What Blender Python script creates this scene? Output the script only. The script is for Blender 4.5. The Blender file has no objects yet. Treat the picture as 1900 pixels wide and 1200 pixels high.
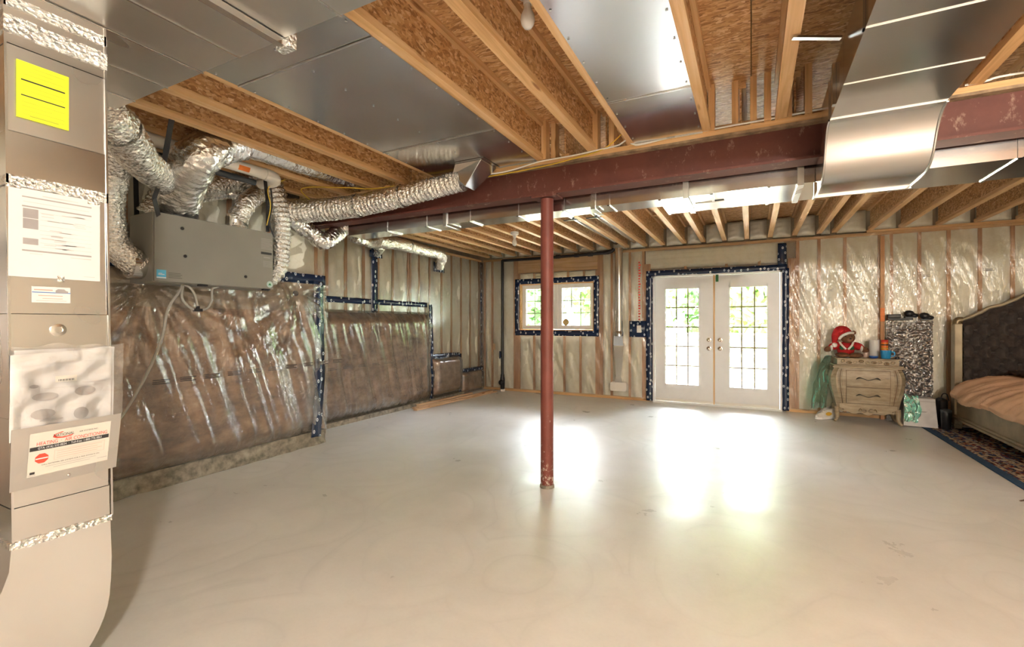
import bpy, math, random
from mathutils import Vector, noise, Matrix
random.seed(7)
S = bpy.context.scene
COL = S.collection
# ---------------------------------------------------------------- camera, sky, sun, exposure
FPX, CAMH = 866.0, 1.30
TH = math.atan(445 / 866.0)
cam = bpy.data.cameras.new('camera'); cam.sensor_width = 36; cam.lens = FPX / 1900 * 36
cam.clip_start = 0.05; cam.clip_end = 300
cam.shift_y = -0.0005
co = bpy.data.objects.new('camera', cam); COL.objects.link(co)
co.location = (0, 0, CAMH); co.rotation_euler = (math.pi / 2, 0, TH)
S.camera = co
S.view_settings.view_transform = 'Standard'; S.view_settings.look = 'None'
S.view_settings.gamma = 1.0; S.view_settings.use_curve_mapping = False
S.view_settings.exposure = 3.0
W = bpy.data.worlds.new('world'); S.world = W; W.use_nodes = True
wn = W.node_tree.nodes; bg = wn['Background']
sky = wn.new('ShaderNodeTexSky'); sky.sky_type = 'HOSEK_WILKIE'; sky.turbidity = 6.0; sky.ground_albedo = 0.4
sky.sun_direction = (-0.75, 0.0, 0.66)
wm = wn.new('ShaderNodeMixRGB'); wm.inputs[0].default_value = 0.7; wm.inputs[2].default_value = (0.90, 0.96, 1.0, 1)
W.node_tree.links.new(sky.outputs[0], wm.inputs[1]); W.node_tree.links.new(wm.outputs[0], bg.inputs[0])
bg.inputs[1].default_value = 12.0
sl = bpy.data.lights.new('sun_offscreen', 'SUN'); sl.energy = 18.0; sl.angle = 0.03; sl.color = (1, 0.96, 0.88)
so = bpy.data.objects.new('sun_offscreen', sl); COL.objects.link(so)
so.rotation_euler = Vector((-0.75, 0.0, 0.66)).to_track_quat('Z', 'Y').to_euler(); so.location = (0, 0, 30)
def portal(name, loc, rot, w, h):   # gives off no light itself: tells the sampler where the sky comes in through an opening
    L = bpy.data.lights.new(name, 'AREA'); L.shape = 'RECTANGLE'; L.size = w; L.size_y = h; L.cycles.is_portal = True
    o = bpy.data.objects.new(name, L); COL.objects.link(o); o.location = loc; o.rotation_euler = rot
portal('garden_door_daylight', (-.525, 8.14, 1.05), (-math.pi/2, 0, 0), 1.8, 2.0); portal('window_daylight', (-3.175, 8.14, 1.6), (-math.pi/2, 0, 0), 1.4, .86)
# ---------------------------------------------------------------- geometry helpers
cT, sT = math.cos(TH), math.sin(TH)
def ray(x, y):
    l = (x - 950) / FPX; return (l * cT - sT, l * sT + cT, -(y - 601) / FPX)
def onX(x, y, X): r = ray(x, y); t = X / r[0]; return Vector((X, r[1] * t, CAMH + r[2] * t))
def onY(x, y, Y): r = ray(x, y); t = Y / r[1]; return Vector((r[0] * t, Y, CAMH + r[2] * t))
def nz(*v): return noise.noise(Vector(v))

class MB:
    def __init__(s): s.v = []; s.f = []; s.sm = []
    def add(s, vs, fs, smooth=False):
        o = len(s.v); s.v += [tuple(p) for p in vs]
        s.f += [tuple(i + o for i in f) for f in fs]; s.sm += [smooth] * len(fs); return s
    def box(s, x0, x1, y0, y1, z0, z1):
        return s.add([(x0,y0,z0),(x1,y0,z0),(x1,y1,z0),(x0,y1,z0),(x0,y0,z1),(x1,y0,z1),(x1,y1,z1),(x0,y1,z1)],
              [(3,2,1,0),(4,5,6,7),(0,1,5,4),(1,2,6,5),(2,3,7,6),(3,0,4,7)])
    def bar(s, a, b, w, h, up=(0,0,1)):           # a box from a to b, w wide, h high
        a = Vector(a); b = Vector(b); d = (b - a).normalized(); u = Vector(up)
        if abs(d.dot(u)) > .98: u = Vector((1,0,0))
        r = d.cross(u).normalized(); u = r.cross(d)
        r = r * w / 2; u = u * h / 2
        return s.add([a-r-u,a+r-u,a+r+u,a-r+u,b-r-u,b+r-u,b+r+u,b-r+u],
              [(0,1,2,3),(7,6,5,4),(4,5,1,0),(5,6,2,1),(6,7,3,2),(7,4,0,3)])
    def tube(s, pts, rad, seg=12, cap=True):
        pts = [Vector(p) for p in pts]; n = len(pts)
        R = rad if callable(rad) else (lambda i, a: rad)
        t0 = (pts[1] - pts[0]).normalized()
        u = t0.orthogonal().normalized(); vs = []; fs = []
        for i in range(n):
            t = (pts[min(i+1, n-1)] - pts[max(i-1, 0)]).normalized()
            u = (u - t * u.dot(t)).normalized(); w = t.cross(u)
            for k in range(seg):
                a = 2 * math.pi * k / seg; r = R(i, a)
                vs.append(pts[i] + (u * math.cos(a) + w * math.sin(a)) * r)
        for i in range(n - 1):
            for k in range(seg):
                k2 = (k + 1) % seg
                fs.append((i*seg+k, i*seg+k2, (i+1)*seg+k2, (i+1)*seg+k))
        s.add(vs, fs, True)
        if cap:
            o = len(s.v) - len(vs)
            s.f += [tuple(o + k for k in reversed(range(seg))), tuple(o + (n-1)*seg + k for k in range(seg))]
            s.sm += [False, False]
        return s
    def lathe(s, c, prof, seg=20, axis='z', cap=True):
        vs = []; fs = []; c = Vector(c)
        for r, h in prof:
            for k in range(seg):
                a = 2 * math.pi * k / seg; x, y = r * math.cos(a), r * math.sin(a)
                vs.append(c + Vector({'z': (x, y, h), 'x': (h, x, y), 'y': (y, h, x)}[axis]))
        for i in range(len(prof) - 1):
            for k in range(seg):
                k2 = (k + 1) % seg; fs.append((i*seg+k, i*seg+k2, (i+1)*seg+k2, (i+1)*seg+k))
        s.add(vs, fs, True)
        if cap:
            o = len(s.v) - len(vs); n = len(prof)
            s.f += [tuple(o + k for k in reversed(range(seg))), tuple(o + (n-1)*seg + k for k in range(seg))]
            s.sm += [False, False]
        return s
    def ball(s, c, rx, ry=None, rz=None, seg=16, rings=10, fn=None, rot=None):
        ry = ry or rx; rz = rz or rx; c = Vector(c); vs = []; fs = []
        for i in range(rings + 1):
            p = math.pi * i / rings
            for k in range(seg):
                a = 2 * math.pi * k / seg
                d = Vector((math.sin(p) * math.cos(a) * rx, math.sin(p) * math.sin(a) * ry, math.cos(p) * rz))
                if fn: d = fn(d)
                if rot: d = rot @ d
                vs.append(c + d)
        for i in range(rings):
            for k in range(seg):
                k2 = (k + 1) % seg; fs.append((i*seg+k, (i+1)*seg+k, (i+1)*seg+k2, i*seg+k2))
        return s.add(vs, fs, True)
    def grid(s, fn, nu, nv, skip=None, smooth=True):   # fn(u,v) -> point, u,v in 0..1
        vs = [fn(i / nu, j / nv) for j in range(nv + 1) for i in range(nu + 1)]; fs = []
        for j in range(nv):
            for i in range(nu):
                if skip and skip((i + .5) / nu, (j + .5) / nv): continue
                a = j * (nu + 1) + i; fs.append((a, a + 1, a + nu + 2, a + nu + 1))
        return s.add(vs, fs, smooth)
    def prism(s, poly, axis, a, b, smooth=False):   # poly of 2D points swept along an axis from a to b
        def P(p, h): return {'x': (h, p[0], p[1]), 'y': (p[0], h, p[1]), 'z': (p[0], p[1], h)}[axis]
        n = len(poly); vs = [P(p, a) for p in poly] + [P(p, b) for p in poly]
        return s.add(vs, [(i, (i+1) % n, n + (i+1) % n, n + i) for i in range(n)] + [tuple(reversed(range(n))), tuple(range(n, 2*n))], smooth)
    def mesh(s, name):
        me = bpy.data.meshes.new(name); me.from_pydata(s.v, [], s.f); me.update()
        for p, q in zip(me.polygons, s.sm): p.use_smooth = q
        if any(s.sm): me.set_sharp_from_angle(angle=1.05)
        return me

def catmull(P, step=.012):
    P = [Vector(p) for p in P]; P = [P[0]*2 - P[1]] + P + [P[-1]*2 - P[-2]]; out = []
    for i in range(1, len(P) - 2):
        n = max(2, int((P[i+1] - P[i]).length / step))
        for k in range(n):
            t = k / n; a, b, c, d = P[i-1:i+3]
            out.append(.5 * ((2*b) + (c-a)*t + (2*a-5*b+4*c-d)*t*t + (3*b-a-3*c+d)*t**3))
    return out + [P[-2]]

def props(o, label=None, cat=None, group=None, kind=None):
    if label: o['label'] = label
    if cat: o['category'] = cat
    if group: o['group'] = group
    if kind: o['kind'] = kind
    return o
def wloc(o):
    L = Vector((0,0,0))
    while o: L = L + o.location; o = o.parent
    return L
def thing(name, loc, label, cat, group=None, kind=None):
    o = bpy.data.objects.new(name, None); o.empty_display_size = .1; COL.objects.link(o); o.location = loc
    return props(o, label, cat, group, kind)
def part(name, mb, m, parent, bevel=0, label=None, kind=None, seg=2, sub=0):
    L = wloc(parent); n = len(mb.v)
    if n:
        lo = [min(v[i] for v in mb.v) for i in range(3)]; hi = [max(v[i] for v in mb.v) for i in range(3)]
        c = Vector([(a + b) / 2 for a, b in zip(lo, hi)])
    mb.v = [(v[0]-c.x, v[1]-c.y, v[2]-c.z) for v in mb.v]
    o = bpy.data.objects.new(name, mb.mesh(name)); COL.objects.link(o); o.parent = parent; o.location = c - L
    if m: o.data.materials.append(m)
    if bevel:
        b = o.modifiers.new('bevel', 'BEVEL'); b.width = bevel; b.segments = seg; b.limit_method = 'ANGLE'; b.angle_limit = .6
    if sub:
        b = o.modifiers.new('sub', 'SUBSURF'); b.levels = sub; b.render_levels = sub
    return props(o, label, kind=kind)
def solo(name, mb, m, label, cat, group=None, kind=None, bevel=0):   # a thing that is one mesh, origin at its base
    lo = [min(v[i] for v in mb.v) for i in range(3)]; hi = [max(v[i] for v in mb.v) for i in range(3)]
    c = Vector(((lo[0]+hi[0])/2, (lo[1]+hi[1])/2, lo[2]))
    mb.v = [(v[0]-c.x, v[1]-c.y, v[2]-c.z) for v in mb.v]
    o = bpy.data.objects.new(name, mb.mesh(name)); COL.objects.link(o); o.location = c
    o.data.materials.append(m)
    if bevel:
        b = o.modifiers.new('bevel', 'BEVEL'); b.width = bevel; b.segments = 2; b.limit_method = 'ANGLE'; b.angle_limit = .6
    return props(o, label, cat, group, kind)
def inst(name, me, parent, loc, scale=(1,1,1), rotz=0):              # shares mesh data; loc in world metres
    o = bpy.data.objects.new(name, me); COL.objects.link(o); o.parent = parent
    o.location = Vector(loc) - wloc(parent); o.scale = scale; o.rotation_euler = (0, 0, rotz); return o
def text_mb(txt, size, origin, ux, uy, align='CENTER', ext=0.0):    # flat lettering laid in the plane of ux, uy
    cu = bpy.data.curves.new('t', 'FONT'); cu.body = txt; cu.size = size; cu.align_x = align; cu.align_y = 'CENTER'
    o = bpy.data.objects.new('t', cu); COL.objects.link(o)
    dg = bpy.context.evaluated_depsgraph_get(); me = bpy.data.meshes.new_from_object(o.evaluated_get(dg))
    O = Vector(origin); ux = Vector(ux); uy = Vector(uy)
    mb = MB(); mb.add([O + ux * v.co.x + uy * v.co.y for v in me.vertices], [tuple(p.vertices) for p in me.polygons])
    bpy.data.objects.remove(o); bpy.data.curves.remove(cu); bpy.data.meshes.remove(me)
    return mb
def join(*mbs):
    r = MB()
    for m in mbs:
        o = len(r.v); r.v += m.v; r.f += [tuple(i + o for i in f) for f in m.f]; r.sm += m.sm
    return r
# ---------------------------------------------------------------- materials
class NT:
    def __init__(s, name):
        s.m = bpy.data.materials.new(name); s.m.use_nodes = True; s.t = s.m.node_tree
        s.b = s.t.nodes['Principled BSDF']; s.out = s.t.nodes['Material Output']
        s.pos = s.n('ShaderNodeNewGeometry').outputs['Position']
    def n(s, k, **kw):
        x = s.t.nodes.new(k)
        for a, b in kw.items(): setattr(x, a, b)
        return x
    def l(s, a, b): s.t.links.new(a, b)
    def map(s, scale=(1,1,1), rot=(0,0,0), src=None):
        x = s.n('ShaderNodeMapping'); s.l(src or s.pos, x.inputs[0]); x.inputs['Scale'].default_value = scale; x.inputs['Rotation'].default_value = rot; return x.outputs[0]
    def noise(s, vec, scale, detail=3, rough=.55, dist=0):
        x = s.n('ShaderNodeTexNoise'); s.l(vec, x.inputs['Vector']); x.inputs['Scale'].default_value = scale
        x.inputs['Detail'].default_value = detail; x.inputs['Roughness'].default_value = rough; x.inputs['Distortion'].default_value = dist; return x
    def vor(s, vec, scale, feature='F1', rnd=1.0):
        x = s.n('ShaderNodeTexVoronoi', feature=feature); s.l(vec, x.inputs['Vector']); x.inputs['Scale'].default_value = scale
        x.inputs['Randomness'].default_value = rnd; return x
    def ramp(s, fac, stops, interp='LINEAR'):
        x = s.n('ShaderNodeValToRGB'); s.l(fac, x.inputs[0]); e = x.color_ramp; e.interpolation = interp
        while len(e.elements) < len(stops): e.elements.new(.5)
        for el, (p, c) in zip(e.elements, stops): el.position = p; el.color = (*c, 1) if len(c) == 3 else c
        return x.outputs[0]
    def mix(s, fac, a, b, mode='MIX'):
        x = s.n('ShaderNodeMixRGB', blend_type=mode)
        for i, v in ((0, fac), (1, a), (2, b)):
            if hasattr(v, 'links'): s.l(v, x.inputs[i])
            else: x.inputs[i].default_value = v if i == 0 else (*v, 1)
        return x.outputs[0]
    def math(s, op, a, b=0):
        x = s.n('ShaderNodeMath', operation=op)
        for i, v in ((0, a), (1, b)):
            if hasattr(v, 'links'): s.l(v, x.inputs[i])
            else: x.inputs[i].default_value = v
        return x.outputs[0]
    def bump(s, h, strength=.3, dist=.01):
        x = s.n('ShaderNodeBump'); s.l(h, x.inputs['Height']); x.inputs['Strength'].default_value = strength; x.inputs['Distance'].default_value = dist
        s.l(x.outputs[0], s.b.inputs['Normal']); return x
    def set(s, color=None, rough=.5, metal=0, spec=.5, **kw):
        for key, v in dict({'Base Color': color, 'Roughness': rough, 'Metallic': metal, 'Specular IOR Level': spec}, **kw).items():
            if v is None: continue
            if hasattr(v, 'links'): s.l(v, s.b.inputs[key])
            elif isinstance(v, tuple) and len(v) == 3: s.b.inputs[key].default_value = (*v, 1)
            else: s.b.inputs[key].default_value = v
        return s.m
def plain(name, col, rough=.5, metal=0, var=.12, vs=9, bump=0, bscale=60, spec=.5):
    t = NT(name); n = t.noise(t.pos, vs, 4)
    c = t.ramp(n.outputs[0], [(.3, tuple(x * (1 - var) for x in col)), (.7, tuple(min(1, x * (1 + var)) for x in col))])
    if bump: t.bump(t.noise(t.pos, bscale, 3).outputs[0], bump, .004)
    return t.set(c, rough, metal, spec)
def wood(name, axis, c0, c1, c2, rough=.6):
    t = NT(name); sc = {'x': (1.2, 26, 26), 'y': (26, 1.2, 26), 'z': (26, 26, 1.2)}[axis]
    n = t.noise(t.map(sc), 1.0, 5, .6, .6); big = t.noise(t.pos, 2.3, 2)
    f = t.math('ADD', t.math('MULTIPLY', n.outputs[0], .75), t.math('MULTIPLY', big.outputs[0], .25))
    c = t.ramp(f, [(.33, c0), (.5, c1), (.66, c2)])
    k = t.vor(t.map({'x': (1.5, 9, 9), 'y': (9, 1.5, 9), 'z': (9, 9, 1.5)}[axis]), 1.0)
    kn = t.ramp(k.outputs['Distance'], [(.05, (.35, .18, .08)), (.11, (1, 1, 1))])
    c = t.mix(.8, c, kn, 'MULTIPLY'); t.bump(n.outputs[0], .15, .003)
    return t.set(c, rough, 0, .3)
PINE = ((.56, .32, .14), (.73, .455, .22), (.84, .585, .34))
wood_x, wood_y, wood_z = [wood('pine_' + a, a, *PINE) for a in 'xyz']
stud_z = wood('stud_z', 'z', (.42, .20, .09), (.55, .30, .15), (.66, .40, .22))
plank_m = wood('plank_wood', 'y', (.50, .30, .17), (.66, .45, .28), (.76, .57, .40))
def osb(name, sa, sb, rb):
    t = NT(name); w = t.noise(t.pos, 7, 2)
    vec = t.mix(.06, t.pos, w.outputs['Color'], 'ADD')
    a = t.vor(t.map(sa, (0,0,.12), vec), 1.0); b = t.vor(t.map(sb, rb, vec), 1.0)
    def chan(v):
        x = t.n('ShaderNodeSeparateColor'); t.l(v.outputs['Color'], x.inputs[0]); return x.outputs[0]
    stops = [(0, (.36, .175, .07)), (.25, (.56, .295, .12)), (.6, (.70, .405, .18)), (.85, (.80, .515, .26)), (1, (.88, .63, .37))]
    ca = t.ramp(chan(a), stops); cb = t.ramp(chan(b), stops)
    c = t.mix(t.ramp(t.noise(t.pos, 22, 2).outputs[0], [(.47, (0,0,0)), (.53, (1,1,1))]), ca, cb)
    g = t.noise(t.map(tuple(4 * x for x in sa)), 1, 2)
    c = t.mix(.35, c, t.ramp(g.outputs[0], [(.3, (.6, .55, .5)), (.7, (1, 1, 1))]), 'MULTIPLY')
    dk = t.ramp(t.noise(t.map(tuple(1.3 * x for x in sb)), 1, 3, .7).outputs[0], [(.62, (1, 1, 1)), (.72, (.35, .22, .14))])
    c = t.mix(.8, c, dk, 'MULTIPLY')
    t.bump(t.math('ADD', a.outputs['Distance'], g.outputs[0]), .25, .003)
    return t.set(c, .55, 0, .35)
osb_top = osb('osb_subfloor', (15, 85, 40), (24, 80, 40), (0, 0, .7))
osb_web = osb('osb_web', (50, 34, 75), (50, 28, 70), (.6, 0, 0))
def metal(name, col=(.72, .73, .72), rough=.3, spangle=30, var=.05, bump=.03):
    t = NT(name); n = t.noise(t.pos, 2.2, 2, .45)
    c = t.ramp(n.outputs[0], [(.25, tuple(k * (1 - var) for k in col)), (.75, tuple(min(1, k * (1 + var)) for k in col))])
    r = t.ramp(n.outputs[0], [(.3, (rough * .85,) * 3), (.7, (rough * 1.15,) * 3)])
    t.bump(t.noise(t.pos, 3, 0, .4).outputs[0], bump, .04)
    return t.set(c, r, 1.0)
galv = metal('galvanized_steel', (.70, .70, .69), .19, 30, .05, .05); galv_dull = metal('galvanized_dull', (.70, .695, .68), .30, 30, .05, .06)
galv_bright = metal('sheet_bright', (.70, .70, .69), .2, 30, .03, .08)
def foil(name, col, rough, sc, st):
    t = NT(name); n = t.noise(t.pos, sc, 4, .6, 1.2); v = t.vor(t.pos, sc * 1.3)
    t.bump(t.math('ADD', n.outputs[0], t.math('MULTIPLY', v.outputs['Distance'], .7)), st, .012)
    return t.set(t.ramp(n.outputs[0], [(.3, tuple(c * .85 for c in col)), (.7, col)]), rough, 1.0)
foil_m = foil('crinkled_foil', (.92, .91, .88), .16, 42, .9); foil_soft = foil('soft_foil', (.90, .90, .88), .2, 24, .6)
tape_foil = foil('foil_tape', (.9, .9, .88), .15, 60, .8)
def film(name, tint, opac, rough=.12, bs=26, bst=.35, dif=(.9, .88, .84), gl_=2.6):
    t = NT(name); t.t.nodes.remove(t.b)
    n = t.noise(t.map((1, 1, .45)), bs, 3, .6, .8)
    bp = t.n('ShaderNodeBump'); t.l(n.outputs[0], bp.inputs['Height']); bp.inputs['Strength'].default_value = bst; bp.inputs['Distance'].default_value = .012
    tr = t.n('ShaderNodeBsdfTransparent'); tr.inputs[0].default_value = (*tint, 1)
    df = t.n('ShaderNodeBsdfDiffuse'); df.inputs[0].default_value = (*dif, 1)
    gl = t.n('ShaderNodeBsdfGlossy'); gl.inputs['Roughness'].default_value = rough; t.l(bp.outputs[0], gl.inputs['Normal'])
    m1 = t.n('ShaderNodeMixShader'); m1.inputs[0].default_value = opac; t.l(tr.outputs[0], m1.inputs[1]); t.l(df.outputs[0], m1.inputs[2])
    fr = t.n('ShaderNodeFresnel'); fr.inputs[0].default_value = 1.5; t.l(bp.outputs[0], fr.inputs[1])
    f2 = t.math('MINIMUM', t.math('MULTIPLY', fr.outputs[0], gl_), .85)
    m2 = t.n('ShaderNodeMixShader'); t.l(f2, m2.inputs[0]); t.l(m1.outputs[0], m2.inputs[1]); t.l(gl.outputs[0], m2.inputs[2])
    t.l(m2.outputs[0], t.out.inputs[0]); return t.m
poly = film('poly_film', (.98, .975, .95), .06, .14, 30, .6); poly_brown = film('poly_film_blanket', (.97, .95, .92), .08, .14, 22, .7, gl_=3.2)
green_film = film('green_film', (.30, .85, .66), .75, dif=(.30, .88, .70), gl_=4.0); bag_film = film('clear_bag', (.97, .97, .97), .12)
bubble = film('bubble_wrap', (.92, .9, .9), .06, .08, 30, 1.0, gl_=6.0)
def glassm():
    t = NT('window_glass'); t.t.nodes.remove(t.b)
    tr = t.n('ShaderNodeBsdfTransparent'); gl = t.n('ShaderNodeBsdfGlossy'); gl.inputs['Roughness'].default_value = .02
    fr = t.n('ShaderNodeFresnel'); mx = t.n('ShaderNodeMixShader'); t.l(fr.outputs[0], mx.inputs[0]); t.l(tr.outputs[0], mx.inputs[1]); t.l(gl.outputs[0], mx.inputs[2])
    t.l(mx.outputs[0], t.out.inputs[0]); return t.m
glass = glassm()
def battm():
    t = NT('fibreglass_batt'); n = t.noise(t.pos, 14, 5, .7); m = t.noise(t.pos, 2.2, 2)
    c = t.mix(.6, t.ramp(n.outputs[0], [(.3, (.66, .61, .47)), (.5, (.82, .79, .67)), (.7, (.90, .885, .81))]), t.ramp(m.outputs[0], [(.35, (.82, .77, .62)), (.65, (.90, .88, .80))]))
    t.bump(n.outputs[0], .4, .01); return t.set(c, .9, 0, .1)
batt_m = battm()
def blanketm():
    t = NT('brown_blanket'); n = t.noise(t.map((1, .8, 1.5)), 5, 7, .62, .25); f = t.noise(t.pos, 40, 4, .7)
    c = t.ramp(n.outputs[0], [(.28, (.11, .058, .033)), (.40, (.24, .135, .075)), (.52, (.39, .235, .137)), (.64, (.52, .345, .215)), (.78, (.66, .51, .37))])
    c = t.mix(.35, c, t.ramp(f.outputs[0], [(.3, (.45, .45, .45)), (.65, (1, 1, 1))]), 'MULTIPLY')
    t.bump(n.outputs[0], .3, .02); return t.set(c, .6, 0, .3)
blanket_m = blanketm()
def floorm():
    t = NT('trowelled_concrete'); w = t.noise(t.pos, .7, 2, .5); vec = t.mix(.8, t.pos, w.outputs['Color'], 'ADD')
    v = t.vor(t.map((1, .8, 0), (0, 0, .4), vec), 1.3, 'F1'); n = t.noise(t.pos, 2.2, 6, .6); fi = t.noise(t.pos, 60, 3)
    arc = t.n('ShaderNodeMath', operation='FRACT'); t.l(t.math('ADD', t.math('MULTIPLY', v.outputs['Distance'], 5.5), t.math('MULTIPLY', w.outputs[0], 1.2)), arc.inputs[0])
    edge = t.ramp(arc.outputs[0], [(0, (.35,)*3), (.03, (0,)*3), (.10, (.55,)*3), (.8, (1,)*3), (1, (.35,)*3)])
    mask = t.ramp(t.noise(t.pos, 1.1, 3).outputs[0], [(.38, (0,)*3), (.6, (1,)*3)])
    c = t.ramp(n.outputs[0], [(.3, (.69, .685, .67)), (.5, (.755, .75, .735)), (.7, (.80, .795, .785))])
    c = t.mix(t.math('MULTIPLY', mask, .09), c, t.mix(1.0, c, edge, 'MULTIPLY'))
    c = t.mix(.15, c, t.ramp(fi.outputs[0], [(.3, (.85, .85, .84)), (.6, (1, 1, 1))]), 'MULTIPLY')
    h = t.math('ADD', t.math('MULTIPLY', t.math('MULTIPLY', edge, mask), .35), t.math('MULTIPLY', n.outputs[0], .8))
    t.bump(h, .25, .006)
    return t.set(c, t.ramp(n.outputs[0], [(.3, (.26,)*3), (.7, (.44,)*3)]), 0, .5)
floor_m = floorm()
conc = plain('rough_concrete', (.25, .22, .17), .9, 0, .5, 16, .8, 40)
def tapem(name, ax):
    t = NT(name); sp = t.n('ShaderNodeSeparateXYZ'); t.l(t.pos, sp.inputs[0]); cb_ = t.n('ShaderNodeCombineXYZ'); t.l(sp.outputs[ax], cb_.inputs[0]); t.l(sp.outputs[2], cb_.inputs[1])
    v = t.n('ShaderNodeTexVoronoi', voronoi_dimensions='2D'); t.l(t.map((1.25, .85, 1), (0, 0, .3), cb_.outputs[0]), v.inputs['Vector']); v.inputs['Scale'].default_value = 11; v.inputs['Randomness'].default_value = .75
    ring = t.ramp(v.outputs['Distance'], [(.0, (.05,.09,.18)), (.07, (.05,.09,.18)), (.09, (.66,.72,.78)), (.165, (.66,.72,.78)), (.185, (.008,.022,.065))])
    t.bump(t.noise(t.pos, 35, 3).outputs[0], .4, .006); return t.set(ring, .25, 0, .6)
tape_xw = tapem('blue_tape_side', 1); tape_yw = tapem('blue_tape_back', 0)
def steelm():
    t = NT('red_oxide_steel'); n = t.noise(t.pos, 2.5, 5, .7); f = t.noise(t.map((1.4, 1.4, .8)), 9, 6, .75)
    c = t.ramp(n.outputs[0], [(.3, (.095, .030, .022)), (.7, (.15, .048, .036))])
    sc = t.ramp(f.outputs[0], [(.58, (0,0,0)), (.72, (.75,)*3)])
    c = t.mix(sc, c, (.42, .30, .22)); t.bump(f.outputs[0], .15, .003)
    return t.set(c, .55, 0, .4)
steel = steelm(); steel_dirt = plain('dusty_steel', (.30, .21, .13), .8, 0, .5, 14)
white = plain('white_paint', (.80, .81, .82), .35, 0, .02); vinyl = plain('white_vinyl', (.82, .80, .76), .4, 0, .03)
black = plain('black_plastic', (.015, .015, .017), .4, 0, .2); pvc = plain('pvc_white', (.80, .77, .71), .35, 0, .04)
darkpipe = plain('dark_pipe', (.06, .07, .08), .45, 0, .2); grey_m = plain('hrv_grey', (.235, .225, .20), .45, .0, .05, 3)
grey_dk = plain('hrv_side', (.135, .125, .11), .5, 0, .08)
paper = plain('paper', (.70, .70, .71), .6, 0, .02); ink = plain('ink', (.03, .03, .03), .7); ink_grey = plain('ink_grey', (.36, .34, .34), .7)
redink = plain('red_ink', (.72, .07, .04), .6); yellow = plain('yellow_sticker', (.78, .86, .03), .5, 0, .03); blueink = plain('blue_ink', (.05, .20, .55), .5)
cyan = plain('blue_label', (.10, .42, .66), .5); orange = plain('orange', (.85, .22, .03), .5); ylw_wire = plain('yellow_wire', (.70, .48, .05), .5)
brass = plain('nickel', (.62, .55, .45), .2, 1.0); gold_wood = None
clear_tube = plain('vinyl_tube', (.36, .34, .30), .2, 0, .05); red_plastic = plain('red_plastic', (.65, .05, .03), .4)
green_p = plain('green', (.03, .22, .08), .5)
ink_soft = plain('ink_soft', (.10, .075, .06), .7); ink_faint = plain('ink_faint', (.60, .58, .58), .7); ink_pink = plain('ink_pink', (.80, .35, .28), .6)
# ================================================================= THE SETTING
ZJ, ZS, YB, XL, XN = 2.57, 2.87, 7.93, -4.75, -4.20
solo('floor', MB().box(-5.2, 5.2, -2.7, 8.2, -.12, 0), floor_m, 'pale grey trowelled concrete basement floor', 'floor', kind='structure')
# ---- ceiling: subfloor sheets and joists
ceil = thing('ceiling', (0, 3, ZS), 'open basement ceiling of OSB subfloor sheets on wooden joists', 'ceiling', kind='structure')
sheet = MB().box(0, 1.214, 0, 2.434, 0, .02).mesh('osb_sheet'); sheet.materials.append(osb_top)
for i in range(-5, 5):
    for j in range(-2, 4):
        inst('osb_sheet', sheet, ceil, (i * 1.22, j * 2.44 + (1.22 if i % 2 else 0) - 1.22, ZS))
part('cover_board', MB().box(-5.4, 5.4, -3.0, 8.4, ZS + .021, ZS + .05), plain('cover', (.4, .25, .12)), ceil)
def joist_meshes(L):
    w = MB().box(-.005, .005, 0, L, .038, .262).mesh('web'); w.materials.append(osb_web)
    f = MB().box(-.031, .031, 0, L, 0, .038).mesh('flange'); f.materials.append(wood_y); return w, f
def joist(x, y0, w, f, dbl=False):
    e = bpy.data.objects.new('i_joist', None); COL.objects.link(e); e.parent = ceil; e.location = Vector((x, y0, ZJ)) - wloc(ceil); e.empty_display_size = .1
    inst('web', w, e, (x, y0, ZJ)); inst('bottom_flange', f, e, (x, y0, ZJ)); inst('top_flange', f, e, (x, y0, ZJ + .262))
w, f = joist_meshes(6.05)
FJ = [-4.0, -3.6, -3.2, -2.84, -2.46, -1.96, -1.47, -1.05, -.75, -.27, .16, .62, 1.06, 1.50, 1.95, 2.4, 2.85, 3.3, 3.75, 4.2, 4.65]
for x in FJ: joist(x, -2.62, w, f)
w, f = joist_meshes(4.5)
BJ = [-4.58, -4.30, -4.0, -3.69, -3.39, -3.08, -2.78, -2.47, -2.17, -1.87, -1.57, -1.285, -.96, -.68, -.375, -.065, .24, .55, .85, 1.03, 1.44, 1.77, 2.15, 2.52, 2.9, 3.3, 3.7, 4.1, 4.5]
for x in BJ: joist(x, 3.40, w, f)
# squash blocks between joist ends over the beam, sill plate on the beam
blk = MB().box(-.019, .019, -.04, .04, 0, .30).mesh('squash_block'); blk.materials.append(wood_z)
for px, y in ((1012, 3.37), (1107, 3.37), (1137, 3.37), (1321, 3.37), (1364, 3.40), (1398, 3.38), (1424, 3.37), (1462, 3.37), (1499, 3.37), (1030, 3.45), (1808, 3.37)):
    inst('squash_block', blk, ceil, (onY(px, 600, y).x, y, ZJ))
part('blocking', MB().box(-.24, .13, 3.46, 3.50, ZJ, ZJ + .07), wood_x, ceil)
part('blocking', MB().box(.19, .42, 3.46, 3.50, ZJ, ZJ + .07), wood_x, ceil)
# cross blocking strips between the back joists, seen under the subfloor
for k, (x0, x1) in enumerate(zip(BJ[11:20], BJ[12:21])):
    for y in (5.2, 6.0, 6.8): part('strapping', MB().box(x0 + .033, x1 - .033, y, y + .09, ZS - .045, ZS - .002), wood_x, ceil)
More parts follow.
